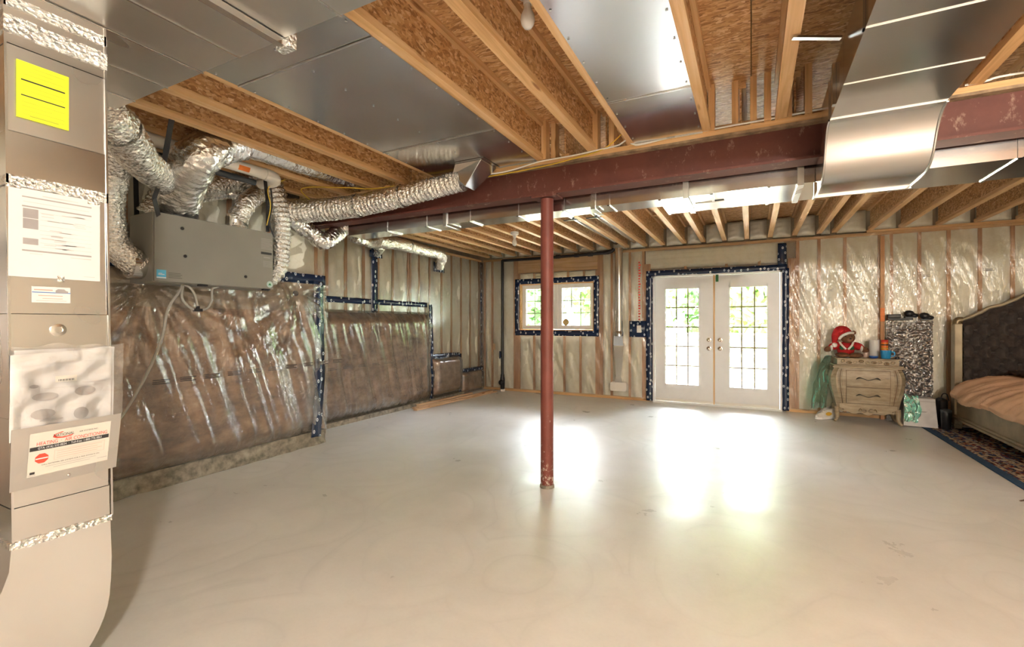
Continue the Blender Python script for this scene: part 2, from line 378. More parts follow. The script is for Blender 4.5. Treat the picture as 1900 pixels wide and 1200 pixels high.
# ---- shared pieces of the stud walls
def pillow():
    m = MB()
    def fn(u, v):
        e = min(u, 1 - u) * 2; e2 = min(v, 1 - v) * 2
        return (u, -.055 * (1 - (1 - min(1, e * 1.2)) ** 2) * (1 - (1 - min(1, e2 * 5)) ** 3) + .022 * nz(u * 3, v * 8, 3), v)
    m.grid(fn, 6, 12); b = len(m.v)
    m.add([(0,.1,0),(1,.1,0),(1,.1,1),(0,.1,1),(0,0,0),(1,0,0),(1,0,1),(0,0,1)], [(3,2,1,0),(4,5,1,0),(5,6,2,1),(6,7,3,2),(7,4,0,3)])
    me = m.mesh('insulation_batt'); me.materials.append(batt_m); return me
batt = pillow()
studm = MB().box(-.019, .019, 0, .13, 0, 1).mesh('stud'); studm.materials.append(stud_z)
def bay_wall(root, xs, zr, plane, skip=lambda a: None):   # studs at xs with batts in the bays between them
    for x in xs: place('stud', studm, root, x, 0, zr[0], (1, 1, zr[1] - zr[0]), plane)
    for a, b in zip(xs, xs[1:]):
        if b - a < .07: continue
        place('insulation_batt', batt, root, a + .019, .02, zr[0], (b - a - .038, 1, zr[1] - zr[0]), plane)
def place(name, me, root, a, dep, z, sc, plane):
    if plane == 'back': return inst(name, me, root, (a, YB + .015 + dep, z), sc)
    X = plane
    o = inst(name, me, root, (X - .015 - dep, a, z), sc, math.pi / 2); return o
# ---- back wall
wb = thing('wall_back', (0, YB, 0), 'insulated stud wall under clear plastic film with garden door and window', 'wall', kind='structure')
DX0, DX1, DZ = -1.45, .40, 2.08; WX0, WX1, WZ0, WZ1 = -3.90, -2.45, 1.16, 2.03
sh = MB()
for b in ((-5, WX0, 0, ZS), (WX0, WX1, 0, WZ0), (WX0, WX1, WZ1, ZS), (WX1, DX0, 0, ZS), (DX0, DX1, DZ, ZS), (DX1, 5.2, 0, ZS)): sh.box(b[0], b[1], YB + .15, YB + .19, b[2], b[3])
part('sheathing', sh, plain('sheathing', (.45, .36, .26), .8), wb)
ZT = 2.50
left_studs = [-4.69, -4.52, -4.03]; bay_wall(wb, left_studs, (.05, ZT), 'back')
bay_wall(wb, [-3.99, -3.955], (.05, ZT), 'back')
bay_wall(wb, [-3.93, -3.62, -3.32, -3.02, -2.715, -2.42], (.05, WZ0 - .1), 'back')
bay_wall(wb, [-3.93, -3.62, -3.25, -2.95, -2.65, -2.42], (WZ1 + .1, WZ1 + .20), 'back')
part('window_header', MB().box(-3.95, -2.40, YB + .012, YB + .10, 2.24, 2.50), wood_x, wb)
bay_wall(wb, [-2.385, -2.345], (.05, ZT), 'back'); bay_wall(wb, [-2.325, -2.15, -1.84, -1.615], (.05, ZT), 'back')
part('stud', MB().box(-1.60, -1.50, YB + .01, YB + .13, .05, 2.28), stud_z, wb)
place('insulation_batt', batt, wb, -1.58, .03, 2.2, (2.0, 1, .3), 'back')
for x in (-.95, -.35, .1): place('stud', studm, wb, x, 0, 2.14, (1, 1, .12), 'back')
for x in (.49, .53, .57): place('stud', studm, wb, x, 0, .05, (1, 1, 2.2), 'back')
bay_wall(wb, [.595, .855, 1.16, 1.55], (.05, ZT), 'back'); bay_wall(wb, [1.675, 1.97, 2.265, 2.565, 2.865, 3.17, 3.5, 3.9, 4.3, 4.7, 5.0], (.05, ZT), 'back')
place('insulation_batt', batt, wb, 1.57, .02, .05, (.10, 1, ZT - .05), 'back')
part('top_plate', MB().box(-4.72, 5.1, YB + .005, YB + .14, ZT, ZT + .038), wood_x, wb)
part('top_plate', MB().box(1.40, 5.1, YB - .02, YB + .14, ZT + .0385, ZJ - .001), wood_x, wb)
part('bottom_plate', MB().box(-4.72, DX0 - .05, YB + .005, YB + .14, 0.002, .048), wood_x, wb); part('bottom_plate', MB().box(DX1 + .05, 5.1, YB + .005, YB + .14, 0.002, .048), wood_x, wb)
for a, b in zip(BJ, BJ[1:]):
    if b - a > .1: place('insulation_batt', batt, wb, a + .04, .03, ZJ + .0, (b - a - .08, 1.3, .29), 'back')
part('stud_block', MB().box(-4.50, -4.30, YB + .01, YB + .05, .78, .90), wood_x, wb)
def fold(a, z, seed, amp, kx=7, kz=.7, shear=.25):
    h = 0
    for o, (k, g) in enumerate(((kx, 1), (kx * 2.3, .5), (kx * 5, .28), (kx * 9, .14))):
        n = nz(a * k + shear * z * k + seed, z * kz * (1 + o * .5) + nz(a * 2, z * 2, seed) * .5, seed * 1.7 + o * 9)
        h += g * (1 - abs(n) * 2.4)
    return amp * max(-.4, h)
fm = MB()
def fback(u, v):
    x = -4.74 + u * 8.7; z = .04 + v * 2.49
    return (x, YB - .014 - fold(x, z, 3.3, .010, 6, 1.1, .35) - .012 * (abs(nz(x * .9, z * .8, 5))), z)
fm.grid(fback, 420, 110, skip=lambda u, v: (DX0 - .07 < -4.74 + u * 8.7 < DX1 + .07 and .04 + v * 2.49 < DZ + .05) or (WX0 - .06 < -4.74 + u * 8.7 < WX1 + .06 and WZ0 - .06 < .04 + v * 2.49 < WZ1 + .06))
part('poly_film', fm, poly, wb)
def tape(root, pts, w, plane, wob=.006):   # a strip of tape along pts [(a,z)...] w wide on a wall plane, slightly crinkled
    m = MB(); P = []
    for (a0, z0), (a1, z1) in zip(pts, pts[1:]):
        n = max(2, int(math.hypot(a1-a0, z1-z0) / .04))
        P += [(a0 + (a1-a0)*k/n, z0 + (z1-z0)*k/n) for k in range(n)]
    P.append(pts[-1]); vs = []; fs = []
    for i, (a, z) in enumerate(P):
        a2, z2 = P[min(i+1, len(P)-1)]; a1, z1 = P[max(i-1, 0)]; L = math.hypot(a2-a1, z2-z1) or 1
        nx, nz_ = -(z2-z1)/L, (a2-a1)/L
        for k in range(3):
            q = (k - 1) * w / 2 + wob * nz(a * 9, z * 9, k); d = wob * (.6 + nz(a * 14, z * 14, k + 5)) + .001
            A, Z = a + nx * q, z + nz_ * q
            vs.append((A, YB - .035 - d, Z) if plane == 'back' else (plane + .035 + d, A, Z))
    for i in range(len(P) - 1):
        for k in range(2): fs.append((i*3+k, i*3+k+1, i*3+k+4, i*3+k+3))
    m.add(vs, fs, True); o = part('sealing_tape', m, tape_yw if plane == 'back' else tape_xw, root); 
    s_ = o.modifiers.new('t', 'SOLIDIFY'); s_.thickness = .002; return o
for p in ([(-3.99, WZ0 - .045), (-2.36, WZ0 - .045)], [(-3.99, WZ1 + .045), (-2.36, WZ1 + .045)], [(-3.945, WZ0 - .0), (-3.945, WZ1)], [(-2.405, WZ0), (-2.405, WZ1)]): tape(wb, p, .095, 'back')
tape(wb, [(-1.505, .02), (-1.505, 2.08)], .105, 'back'); tape(wb, [(-1.555, 2.115), (.46, 2.115)], .085, 'back'); tape(wb, [(.44, .02), (.44, 2.1)], .085, 'back'); tape(wb, [(.395, 2.15), (.395, 2.47)], .11, 'back')
tape(wb, [(-4.72, .38), (-4.72, .06)], .07, 'back')
tape(wb, [(-1.83, 1.20), (-1.56, 1.20)], .27, 'back')
for x in (1.563,):
    part('exposed_stud', MB().box(x - .022, x + .022, YB - .075, YB - .035, 0.002, ZT - .03), stud_z, wb)
    part('orange_tape', MB().box(x - .024, x + .024, YB - .077, YB - .0748, 1.32, 1.5), orange, wb)
# red printed lines down the film
for x in (-1.66,):
    m = MB()
    for k in range(22): m.box(x - .022, x + .018 * random.random(), YB - .046, YB - .045, 1.35 + k * .045, 1.375 + k * .045)
    part('film_print', m, redink, wb)
m = MB()
for k, (x, z) in enumerate(((2.0, 1.9), (2.6, 1.95), (2.5, 1.2), (.95, 1.75), (1.35, 1.6))):
    for j in range(3): m.box(x, x + .07 - .02 * (j % 2), YB - .042, YB - .041, z + j * .012, z + j * .012 + .005)
part('film_print', m, ink_grey, wb)
# ---- garden doors
d1 = thing('door_1', (-.52, YB, 0), 'white double garden door with gridded glass panes and metal knobs', 'door', kind='structure')
fr = MB(); fr.box(DX0, DX0 + .03, YB - .03, YB + .15, .03, DZ); fr.box(DX1 - .03, DX1, YB - .03, YB + .15, .03, DZ); fr.box(DX0, DX1, YB - .03, YB + .15, DZ - .03, DZ); fr.box(DX0, DX1, YB - .04, YB + .17, .001, .03)
part('door_frame', fr, white, d1)
part('mullion', MB().box(-.535, -.515, YB - .012, YB + .05, .03, DZ - .03), wood_z, d1)
def leaf(x0, x1, knobx, name):
    gx0, gx1, gz0, gz1 = x0 + .155, x1 - .20 if knobx > (x0+x1)/2 else x1 - .155, .30, 1.86
    if knobx < (x0+x1)/2: gx0 = x0 + .20
    y0, y1 = YB + .0, YB + .045; m = MB()
    m.box(x0, gx0, y0, y1, .035, DZ - .033); m.box(gx1, x1, y0, y1, .035, DZ - .033); m.box(gx0, gx1, y0, y1, .035, gz0); m.box(gx0, gx1, y0, y1, gz1, DZ - .033)
    lf = part('door_leaf', m, white, d1)
    g = MB()
    for a, b, c, d in ((gx0 - .03, gx0 + .012, gz0 - .03, gz1 + .03), (gx1 - .012, gx1 + .03, gz0 - .03, gz1 + .03), (gx0, gx1, gz0 - .03, gz0 + .012), (gx0, gx1, gz1 - .012, gz1 + .03)): g.box(a, b, y0 - .012, y0 - .0005, c, d)
    part('glazing_bead', g, white, lf)
    part('glass_pane', MB().box(gx0, gx1, y0 + .02, y0 + .026, gz0, gz1), glass, lf)
    for k in (1, 2): part('muntin', MB().box(gx0 + (gx1-gx0)*k/3 - .010, gx0 + (gx1-gx0)*k/3 + .010, y0 + .014, y0 + .019, gz0, gz1), brass_grid, lf)
    for k in (1, 2, 3, 4): part('muntin', MB().box(gx0, gx1, y0 + .0085, y0 + .0135, gz0 + (gz1-gz0)*k/5 - .010, gz0 + (gz1-gz0)*k/5 + .010), brass_grid, lf)
    for z, r in ((1.035, .024), (.90, .028)): part('door_knob', MB().lathe((knobx, y0, z), [(.034, -.001), (.034, -.008), (.014, -.012), (.012, -.03), (r, -.04), (r, -.055), (r * .5, -.064)], 16, 'y'), brass, lf)
    m = MB()
    part('door_sweep', MB().box(x0 + .01, x1 - .01, y0 - .01, y0 - .0005, .032, .07), vinyl, lf)
brass_grid = plain('brass_grid', (.20, .13, .07), .4)
leaf(DX0 + .033, -.537, -.60, 'l'); leaf(-.513, DX1 - .033, -.44, 'r')
part('green_tag', MB().box(-.50, -.46, YB - .03, YB - .027, 1.94, 2.05), green_p, d1)
# ---- window
win_grid = plain('window_grid', (.34, .31, .27), .5)
w1 = thing('window_1', (-3.175, YB, WZ0), 'white sliding window with wooden jamb and gridded sashes', 'window', kind='structure')
j = MB(); j.box(WX0, WX0 + .02, YB - .02, YB + .14, WZ0, WZ1); j.box(WX1 - .02, WX1, YB - .02, YB + .14, WZ0, WZ1); j.box(WX0 + .02, WX1 - .02, YB - .02, YB + .14, WZ0, WZ0 + .02); j.box(WX0 + .02, WX1 - .02, YB - .02, YB + .14, WZ1 - .02, WZ1)
part('window_jamb', j, wood_x, w1)
for x0, x1 in ((WX0 + .022, -3.19), (-3.155, WX1 - .022)):
    m = MB(); y0, y1 = YB + .05, YB + .10; t = .075
    m.box(x0, x0 + t, y0, y1, WZ0 + .022, WZ1 - .022); m.box(x1 - t, x1, y0, y1, WZ0 + .022, WZ1 - .022); m.box(x0 + t, x1 - t, y0, y1, WZ0 + .022, WZ0 + .022 + t); m.box(x0 + t, x1 - t, y0, y1, WZ1 - .022 - t, WZ1 - .022)
    sa = part('sash', m, vinyl, w1)
    gx0, gx1, gz0, gz1 = x0 + t, x1 - t, WZ0 + .022 + t, WZ1 - .022 - t
    part('glass_pane', MB().box(gx0, gx1, y0 + .03, y0 + .036, gz0, gz1), glass, sa)
    for k in (1, 2):
        part('muntin', MB().box(gx0 + (gx1-gx0)*k/3 - .008, gx0 + (gx1-gx0)*k/3 + .008, y0 + .022, y0 + .029, gz0, gz1), win_grid, sa)
        part('muntin', MB().box(gx0, gx1, y0 + .0145, y0 + .0215, gz0 + (gz1-gz0)*k/3 - .008, gz0 + (gz1-gz0)*k/3 + .008), win_grid, sa)
part('mullion', MB().box(-3.19, -3.155, YB + .04, YB + .12, WZ0 + .022, WZ1 - .022), vinyl, w1)
part('window_sticker', MB().lathe((-3.0, YB + .045, WZ0 + .155), [(.062, 0), (.062, .003)], 24, 'y'), plain('gold_sticker', (.50, .36, .15), .5), w1)
part('lock_lever', MB().box(-3.185, -3.16, YB + .02, YB + .04, 1.25, 1.36), white, w1)
# ---- left wall, far part
wl = thing('wall_left', (XL, 5.8, 0), 'far left stud wall with yellow batts above a taped brown blanket', 'wall', kind='structure')
part('sheathing', MB().box(XL - .22, XL - .17, 3.4, 8.1, 0, ZS), plain('sheathing2', (.40, .33, .25), .8), wl)
bay_wall(wl, [3.75, 4.17, 4.48, 4.80, 5.08, 5.39, 5.74, 5.79, 6.0, 6.28, 6.62, 6.92, 7.23, 7.54, 7.86], (.45, 2.50), XL)
part('top_plate', MB().box(XL - .14, XL - .003, 3.7, 7.93, 2.50, 2.538), wood_y, wl)
part('foundation', MB().box(XL - .165, XL - .0, 3.6, 6.18, 0, 1.42).box(XL - .165, XL, 6.18, 7.08, 0, .70).box(XL - .165, XL, 7.08, 7.93, 0, .36), conc, wl)
part('concrete_ledge', MB().box(XL, XL + .12, 3.62, 7.1, 0.0, .06), conc, wl)
def blanket(root, X, y0, y1, z0, z1, out, seed, fn, n=(70, 50), fname='poly_film'):
    def base(u, v): 
        e = (1 - (1 - min(1, min(u, 1-u) * 9)) ** 2) * (1 - (1 - min(1, min(v, 1-v) * 7)) ** 2)
        return e
    def f1(u, v):
        y = y0 + (y1-y0)*u; z = z0 + (z1-z0)*v
        return (X + .01 + out * base(u, v) * (.85 + .3 * nz(y*1.5, z*1.5, seed)) + .6 * fn(y, z), y, z)
    def f2(u, v):
        y = y0 - .02 + (y1-y0+.04)*u; z = z0 - .03 + (z1-z0+.06)*v
        return (X + .03 + out * base(u, v) * 1.05 + .02 * base(u, v) + 1.15 * fn(y, z), y, z)
    part('insulation_blanket', MB().grid(f1, *n), blanket_m, root)
    part(fname, MB().grid(f2, *n), poly_brown, root)
fA = lambda y, z: fold(y, z, 11.1, .026, 6, .5, .25) * (.6 + .4 * min(1, max(0, y - 4.2)))
blanket(wl, XL, 3.66, 6.17, .08, 1.44, .12, 2.2, fA, (150, 70))
blanket(wl, XL, 6.27, 7.05, .09, .70, .11, 4.4, lambda y, z: fold(y, z, 5, .006, 4, .8), (40, 30))
blanket(wl, XL, 7.12, 7.88, .03, .38, .07, 6.4, lambda y, z: fold(y, z, 8, .006, 4, .8), (36, 18))
fm = MB()
def ffl(u, v):
    y = 3.66 + u * 4.26; z = (.4 if y > 6.2 else 1.42) + v * (2.49 - (.4 if y > 6.2 else 1.42))
    return (XL + .014 + fold(y, z, 7.7, .010, 6, .9, .15), y, z)
fm.grid(ffl, 160, 60); part('poly_film', fm, poly, wl)
tape(wl, [(4.05, 1.60), (6.14, 1.59)], .075, XL); tape(wl, [(4.945, 1.45), (4.945, 2.36)], .125, XL)
tape(wl, [(6.19, 1.6), (6.2, 1.2), (6.23, .85), (6.18, .72), (6.26, .45), (6.22, .2), (6.22, .03)], .09, XL + .03)
tape(wl, [(6.22, .745), (7.06, .735)], .08, XL + .02); tape(wl, [(7.08, .75), (7.06, .5), (7.12, .3), (7.07, .03)], .085, XL + .02); tape(wl, [(7.08, .425), (7.9, .42)], .07, XL + .01)
tape(wl, [(7.89, .42), (7.89, 2.48)], .06, XL - .02)
tape(wl, [(4.85, 2.27), (5.1, 2.27)], .1, XL); tape(wl, [(6.31, 2.24), (6.62, 2.24)], .16, XL)
m = MB()
for k in range(9):
    y = 4.0 + k * .25
    for j in range(2): m.box(XL + .185, XL + .1855, y, y + .15 - .03 * j, .72 + j * .018 + k * .002, .728 + j * .018 + k * .002)
part('film_print', m, ink_soft, wl, kind='stuff')
# ---- left wall, near part standing forward of the far part
wn_ = thing('wall_near', (XN, 1.5, 0), 'near left wall of brown blanket under wrinkled clear film on concrete curb', 'wall', kind='structure')
part('foundation', MB().box(XL - .2, XN - .16, -2.6, 3.62, 0, ZS), conc, wn_)
part('return_wall', MB().box(XN - .15, XN - .01, 3.56, 3.62, .1, 2.53).box(XL, XN - .16, 3.621, 3.63, .1, 2.5), plain('return', (.62, .52, .38), .8), wn_)
cb = MB()
cb.grid(lambda u, v: (XN + .05 + (.02 + .03 * nz(u * 30, v * 3, 1)) * (1 - v) - .35 * max(0, v - .5) * 2, -2.6 + u * 6.2, .001 + .145 * min(1, v * 2) + .008 * nz(u * 40, v * 4, 5)), 160, 8)
part('concrete_curb', cb, conc, wn_)
bay_wall(wn_, [-2.6, -2.2, -1.8, -1.4, -1.0, -.6, -.2, .2, .6, 1.0, 1.4, 1.8, 2.2, 2.6, 3.0, 3.55], (1.80, 2.50), XN)
part('top_plate', MB().box(XN - .14, XN - .003, -2.6, 3.6, 2.50, 2.538), wood_y, wn_)
anchors = [(1.9, 1.60, 3, .032), (3.21, 1.60, 9, .028)]
def fN(y, z):
    h = fold(y, z, 21.3, .017, 5, .5, .32) * (.55 + .45 * max(0, min(1, (y - 1.9) / 1.2)))
    for ay, az, sd, am in anchors:
        dy, dz = y - ay, z - az; r = math.hypot(dy, dz) + 1e-4; an = math.atan2(dy, -dz)
        h += am * math.exp(-r / .7) * min(1, r / .12) * (1 - 2.2 * abs(nz(an * 3.6, sd, r * .35)))
    return h
def nb(u, v, out, k, add):
    y = -2.5 + 6.13 * u; z = .13 + 1.58 * v
    e = (1 - (1 - min(1, (1-u) * 14)) ** 2) * (1 - (1 - min(1, v * 8)) ** 2) * (.45 + .55 * min(1, (1 - v) * 2.2))
    return (XN + .01 + add + out * e + k * fN(y, z), y, z)
part('insulation_blanket', MB().grid(lambda u, v: nb(u, v * .82, .10, .6, 0), 300, 80), blanket_m, wn_)
part('blanket_collar', MB().grid(lambda u, v: nb(u, .82 + v * .18, .06, .5, .0), 200, 12), plain('collar_brown', (.36, .27, .18), .7, 0, .25), wn_)
part('poly_film', MB().grid(lambda u, v: nb(u, v, .11, 1.25, .02), 420, 120), poly_brown, wn_)
part('poly_film', MB().grid(lambda u, v: (XN + .01 + fold(-2.5 + 6.1 * u, 1.8 + .7 * v, 2, .006, 5, .8), -2.5 + 6.1 * u, 1.75 + .77 * v), 160, 24), poly, wn_)
tape(wn_, [(-2.4, 1.77), (3.60, 1.76)], .105, XN + .02); tape(wn_, [(3.46, 1.74), (3.47, 1.3), (3.485, .7), (3.43, .1)], .12, XN + .075)
part('film_button', MB().lathe((XN + .075, 3.21, 1.60), [(.001, .02), (.026, .018), (.028, 0)], 16, 'x'), black, wn_)
m = MB()
for k in range(10):
    y = 1.9 + k * .19
    for j in range(3): m.box(XN + .165, XN + .1655, y, y + .12 - .03 * (j % 2), .83 + j * .014 + k * .004, .838 + j * .014 + k * .004)
part('film_print', m, ink_soft, wn_, kind='stuff')
# ---- walls behind and beside the camera
solo('wall_right', MB().box(5.05, 5.2, -2.7, 8.1, 0, ZS), batt_m, 'right basement wall of pale insulation', 'wall', kind='structure')
solo('wall_rear', MB().box(-5.0, 5.05, -2.75, -2.62, 0, ZS), batt_m, 'rear basement wall of pale insulation', 'wall', kind='structure')
# ================================================================= STEEL BEAM AND POST
beam = thing('steel_beam', (.4, 3.42, 2.30), 'rust red steel I-beam crossing the whole ceiling above the post', 'beam')
by0, by1, bz0, bz1 = 3.345, 3.495, 2.30, 2.535
part('bottom_flange', MB().box(-4.15, 5.0, by0, by1, bz0, bz0 + .016), steel, beam); part('top_flange', MB().box(-4.15, 5.0, by0, by1, bz1 - .016, bz1), steel_dirt, beam)
part('web', MB().box(-4.15, 5.0, 3.40, 3.44, bz0 + .016, bz1 - .016), steel, beam)
part('sill_plate', MB().box(-4.15, 5.0, by0 + .005, by1 - .005, bz1, ZJ), wood_x, beam)
post = thing('steel_post', (-1.445, 3.42, 0), 'red steel column with chipped paint holding up the beam', 'post')
def postm():
    t = NT('post_paint'); n = t.noise(t.pos, 30, 5, .75); x = t.n('ShaderNodeSeparateXYZ'); t.l(t.pos, x.inputs[0])
    k = t.math('ADD', t.math('MULTIPLY', n.outputs[0], 1.0), t.math('MULTIPLY', x.outputs[2], -.28))
    c = t.mix(t.ramp(k, [(.50, (0,0,0)), (.56, (1,1,1))]), t.ramp(t.noise(t.pos, 5, 3).outputs[0], [(.3, (.16, .042, .030)), (.7, (.22, .06, .045))]), (.48, .40, .33))
    return t.set(c, .5, 0, .45)
part('column', MB().tube([(-1.445, 3.42, 0), (-1.445, 3.42, .2), (-1.445, 3.42, 2.28)], .051, 24), postm(), post)
part('cap_plate', MB().box(-1.55, -1.34, 3.35, 3.49, 2.285, 2.2995), steel, post); part('base_collar', MB().lathe((-1.445, 3.42, 0), [(.058, 0), (.056, .02), (.051, .025)], 24), conc, post)
# ================================================================= SHEET METAL DUCTS
def seam_x(root, x, y0, y1, z0, z1, m=galv, t=.012, w=.025, face='both'):   # a cleat round a duct that runs along x
    part('seam_cleat', MB().box(x - w/2, x + w/2, y0 - t, y0 - .0005, z0 - t, z1).box(x - w/2, x + w/2, y0 - t, y1, z0 - t, z0 - .0005), m, root)
tr = thing('trunk_duct', (-.5, 3.7, 2.2), 'long galvanized trunk duct running along the back of the steel beam', 'duct')
xs = [-3.72, -3.2, -2.72, -2.24, -1.76, -1.35, -.98, -.6]
for k, (a, b) in enumerate(zip(xs, xs[1:])): part('duct_section', MB().box(a, b - .003, 3.53, 3.76, 2.205 + .004 * (k % 2), ZJ - .012), galv, tr)
xs2 = [-.6, -.25, .1, .40, .83, 1.3, 1.75, 2.2, 2.8, 3.4, 4.0, 4.9]
for k, (a, b) in enumerate(zip(xs2, xs2[1:])): part('duct_section', MB().box(a, b - .003, 3.53, 4.02, 2.20 + .004 * (k % 2), ZJ - .012), galv, tr)
for x in xs[1:-1]: seam_x(tr, x, 3.53, 3.76, 2.205, ZJ - .02, galv, .006, .018)
for x in xs2[:-1]: seam_x(tr, x, 3.53, 4.02, 2.20, ZJ - .02, galv, .006, .018)
for x, y1 in ((-1.1, 3.76), (-.42, 4.02), (.28, 4.02), (-2.5, 3.76)): part('hanger_strap', MB().box(x - .018, x + .018, 3.515, 3.528, 2.19, 2.5).box(x - .018, x + .018, 3.515, y1, 2.185, 2.192), galv_dull, tr)
part('access_panel', MB().box(-.38, -.18, 3.75, 3.95, 2.192, 2.199), galv_bright, tr)
# branch trunk that comes along the joists and drops under the beam
br = thing('branch_duct', (.59, 2.2, 2.1), 'wide galvanized duct dropping in a curve beneath the steel beam', 'duct')
for a, b in ((-2.5, -1.3), (-1.3, -.2), (-.2, .8), (.8, 1.62), (1.62, 2.06), (2.06, 2.5), (2.5, 2.90)): part('duct_section', MB().box(.36, .82, a, b - .002, 2.35, ZJ - .012), galv, br)
prof = [(2.90, 2.35), (2.95, 2.343), (3.0, 2.315), (3.04, 2.27), (3.07, 2.22), (3.10, 2.17), (3.15, 2.125), (3.22, 2.105), (3.32, 2.10), (3.50, 2.10)]
prof = [(p.x, p.y) for p in catmull([Vector((a, b, 0)) for a, b in prof], .02)]
part('drop_elbow', MB().prism(prof + [(3.50, 2.29), (3.30, 2.29), (3.24, 2.36), (3.22, 2.555), (2.90, 2.555)], 'x', .36, .82, True), galv_bright, br)
for X in (.357, .823): part('elbow_seam', MB().tube([(X, y, z - .002) for y, z in prof], .006, 8), galv, br)
part('seam_cleat', MB().box(.352, .828, 2.89, 2.91, 2.345, 2.3495).box(.352, .3595, 2.89, 2.91, 2.345, 2.55), galv, br)
for y in (.8, 1.3, 2.5): part('standing_seam', MB().box(.357, .823, y - .004, y + .004, 2.347, 2.3495), galv, br)
part('seam_cleat', MB().box(.352, .828, 2.05, 2.07, 2.346, 2.3495).box(.352, .3595, 2.05, 2.07, 2.346, 2.55), galv, br)
part('seam_cleat', MB().box(.352, .828, 1.60, 1.66, 2.344, 2.3495).box(.352, .3595, 1.60, 1.66, 2.344, 2.55), tape_foil, br)
part('drop_end', MB().box(.35, .83, 3.50, 3.52, 2.09, 2.19), galv, br)
part('corner_flange', MB().box(.345, .3595, 2.70, 2.73, 2.35, 2.55), galv, br)
solo('hanger_rod', MB().bar((.16, 2.40, 2.56), (.345, 2.46, 2.54), .022, .010), galv_bright, 'thin bright metal strip from wooden joist to wide galvanized branch duct', 'bracket')
# round duct beyond the branch duct
rd = thing('round_duct', (1.25, 3.0, 2.6), 'short round galvanized duct between joists beside the branch duct', 'duct')
part('pipe', MB().tube([(1.28, 2.0, 2.70), (1.28, 2.5, 2.70), (1.28, 2.95, 2.70)], .085, 20), galv_bright, rd)
part('bead', MB().lathe((1.28, 2.6, 2.70), [(.086, -.012), (.092, 0), (.086, .012)], 20, 'y', False), galv, rd)
part('elbow', MB().tube(catmull([(1.28, 2.95, 2.70), (1.28, 3.1, 2.69), (1.28, 3.2, 2.63)], .03), .083, 20), foil_m, rd)
# return trunk overhead at left and its drop
rt = thing('overhead_trunk_duct', (-2, .8, 2.35), 'large flat galvanized trunk duct overhead above the vertical duct', 'duct')
xs = [-4.1, -3.3, -2.95, -2.6, -2.32, -2.05, -1.8, -1.55, -1.25, -.95, -.65, -.3, .05, .33]
for k, (a, b) in enumerate(zip(xs, xs[1:])): part('duct_section', MB().box(a, b - .002, .48, 1.15, 2.35 + .003 * (k % 2), ZJ - .012), galv_dull, rt)
for x in xs[1:-1]: part('standing_seam', MB().box(x - .005, x + .003, .482, 1.152, 2.347, 2.3495), galv, rt)
part('seam_cleat', MB().box(-1.565, -1.535, .47, 1.17, 2.325, 2.3495), galv_bright, rt); part('cleat_tail', MB().box(-1.585, -1.515, 1.152, 1.185, 2.32, 2.40), tape_foil, rt)
dd = thing('return_drop', (-2.375, .7, 0.02), 'tall vertical galvanized duct with stickers and papers, curving in at the bottom', 'duct')
dx0, dx1 = -2.65, -2.05; tilt = lambda z: .02 * (1 - z / 2.35) + .0
def dbox(z0, z1, ins=0):
    a, b = tilt(z0), tilt(z1); y0, y1 = .565 + ins, .815 - ins
    return MB().add([(dx0+ins,y0+a,z0),(dx1-ins,y0+a,z0),(dx1-ins,y1+a,z0),(dx0+ins,y1+a,z0),(dx0+ins,y0+b,z1),(dx1-ins,y0+b,z1),(dx1-ins,y1+b,z1),(dx0+ins,y1+b,z1)],
          [(3,2,1,0),(4,5,6,7),(0,1,5,4),(1,2,6,5),(2,3,7,6),(3,0,4,7)])
for z0, z1, i, mm in ((2.17, 2.349, .0, galv), (1.90, 2.168, .002, galv_dull), (1.755, 1.898, 0, galv), (1.33, 1.753, .002, galv_dull), (1.0, 1.328, 0, galv_dull), (.72, .998, .002, galv_dull), (.602, .718, .0, galv_bright)): part('duct_section', dbox(z0, z1, i), mm, dd)
def band(z, h, m, t=.004, rag=0):
    a = tilt(z); mb = MB(); y0, y1 = .565 - t + a, .815 + t + a; n = 14
    for k in range(n):
        ya, yb = y0 + (y1-y0)*k/n, y0 + (y1-y0)*(k+1)/n; e = rag * random.random()
        mb.box(dx1, dx1 + t, ya, yb, z - h/2 - e, z + h/2 + rag * random.random())
    mb.box(dx0, dx1, y1 - t, y1, z - h/2, z + h/2).box(dx0, dx1, y0, y0 + t, z - h/2, z + h/2); part('foil_tape', mb, m, dd)
band(2.23, .05, tape_foil, .005, .006); band(2.30, .03, tape_foil, .004, .004); band(1.745, .03, tape_foil, .004, .005); band(.602, .018, tape_foil, .005, .006)
part('corner_bead', MB().bar((dx1 + .001, .815, 2.349), (dx1 + .001, .836, .61), .006, .006), galv_bright, dd)
part('corner_bead', MB().bar((dx1 + .001, .563, 2.349), (dx1 + .001, .583, .61), .006, .006), galv_bright, dd)
arc = lambda cy, cz, r, a0, a1, n=12: [(cy + r * math.cos(a0 + (a1-a0)*k/n), cz + r * math.sin(a0 + (a1-a0)*k/n)) for k in range(n + 1)]
el = [(.58, .60), (.832, .60), (.836, .46), (.834, .38)] + arc(.51, .36, .322, 0, -math.pi/2, 14) + [(.2, .038), (-.3, .038), (-.3, .30), (.30, .30)] + arc(.30, .58, .28, -math.pi/2, 0, 8)[:-1]
part('elbow', MB().prism(el, 'x', dx0, dx1, True), metal('galv_white', (.70, .695, .68), .5, 30, .08), dd)
part('damper_hole', MB().lathe((dx1 + .0, .690, 1.277), [(.020, .0005), (.020, .006), (.011, .007), (.010, .002)], 20, 'x'), galv_bright, dd)
FX = dx1                                       # face of the drop duct; print lies just off it
def onface(y0, y1, z0, z1, t, sk=0): return MB().add([(FX + t, y0, z0), (FX + t, y1, z0 + sk), (FX + t, y1, z1 + sk), (FX + t, y0, z1)], [(0, 1, 2, 3)])
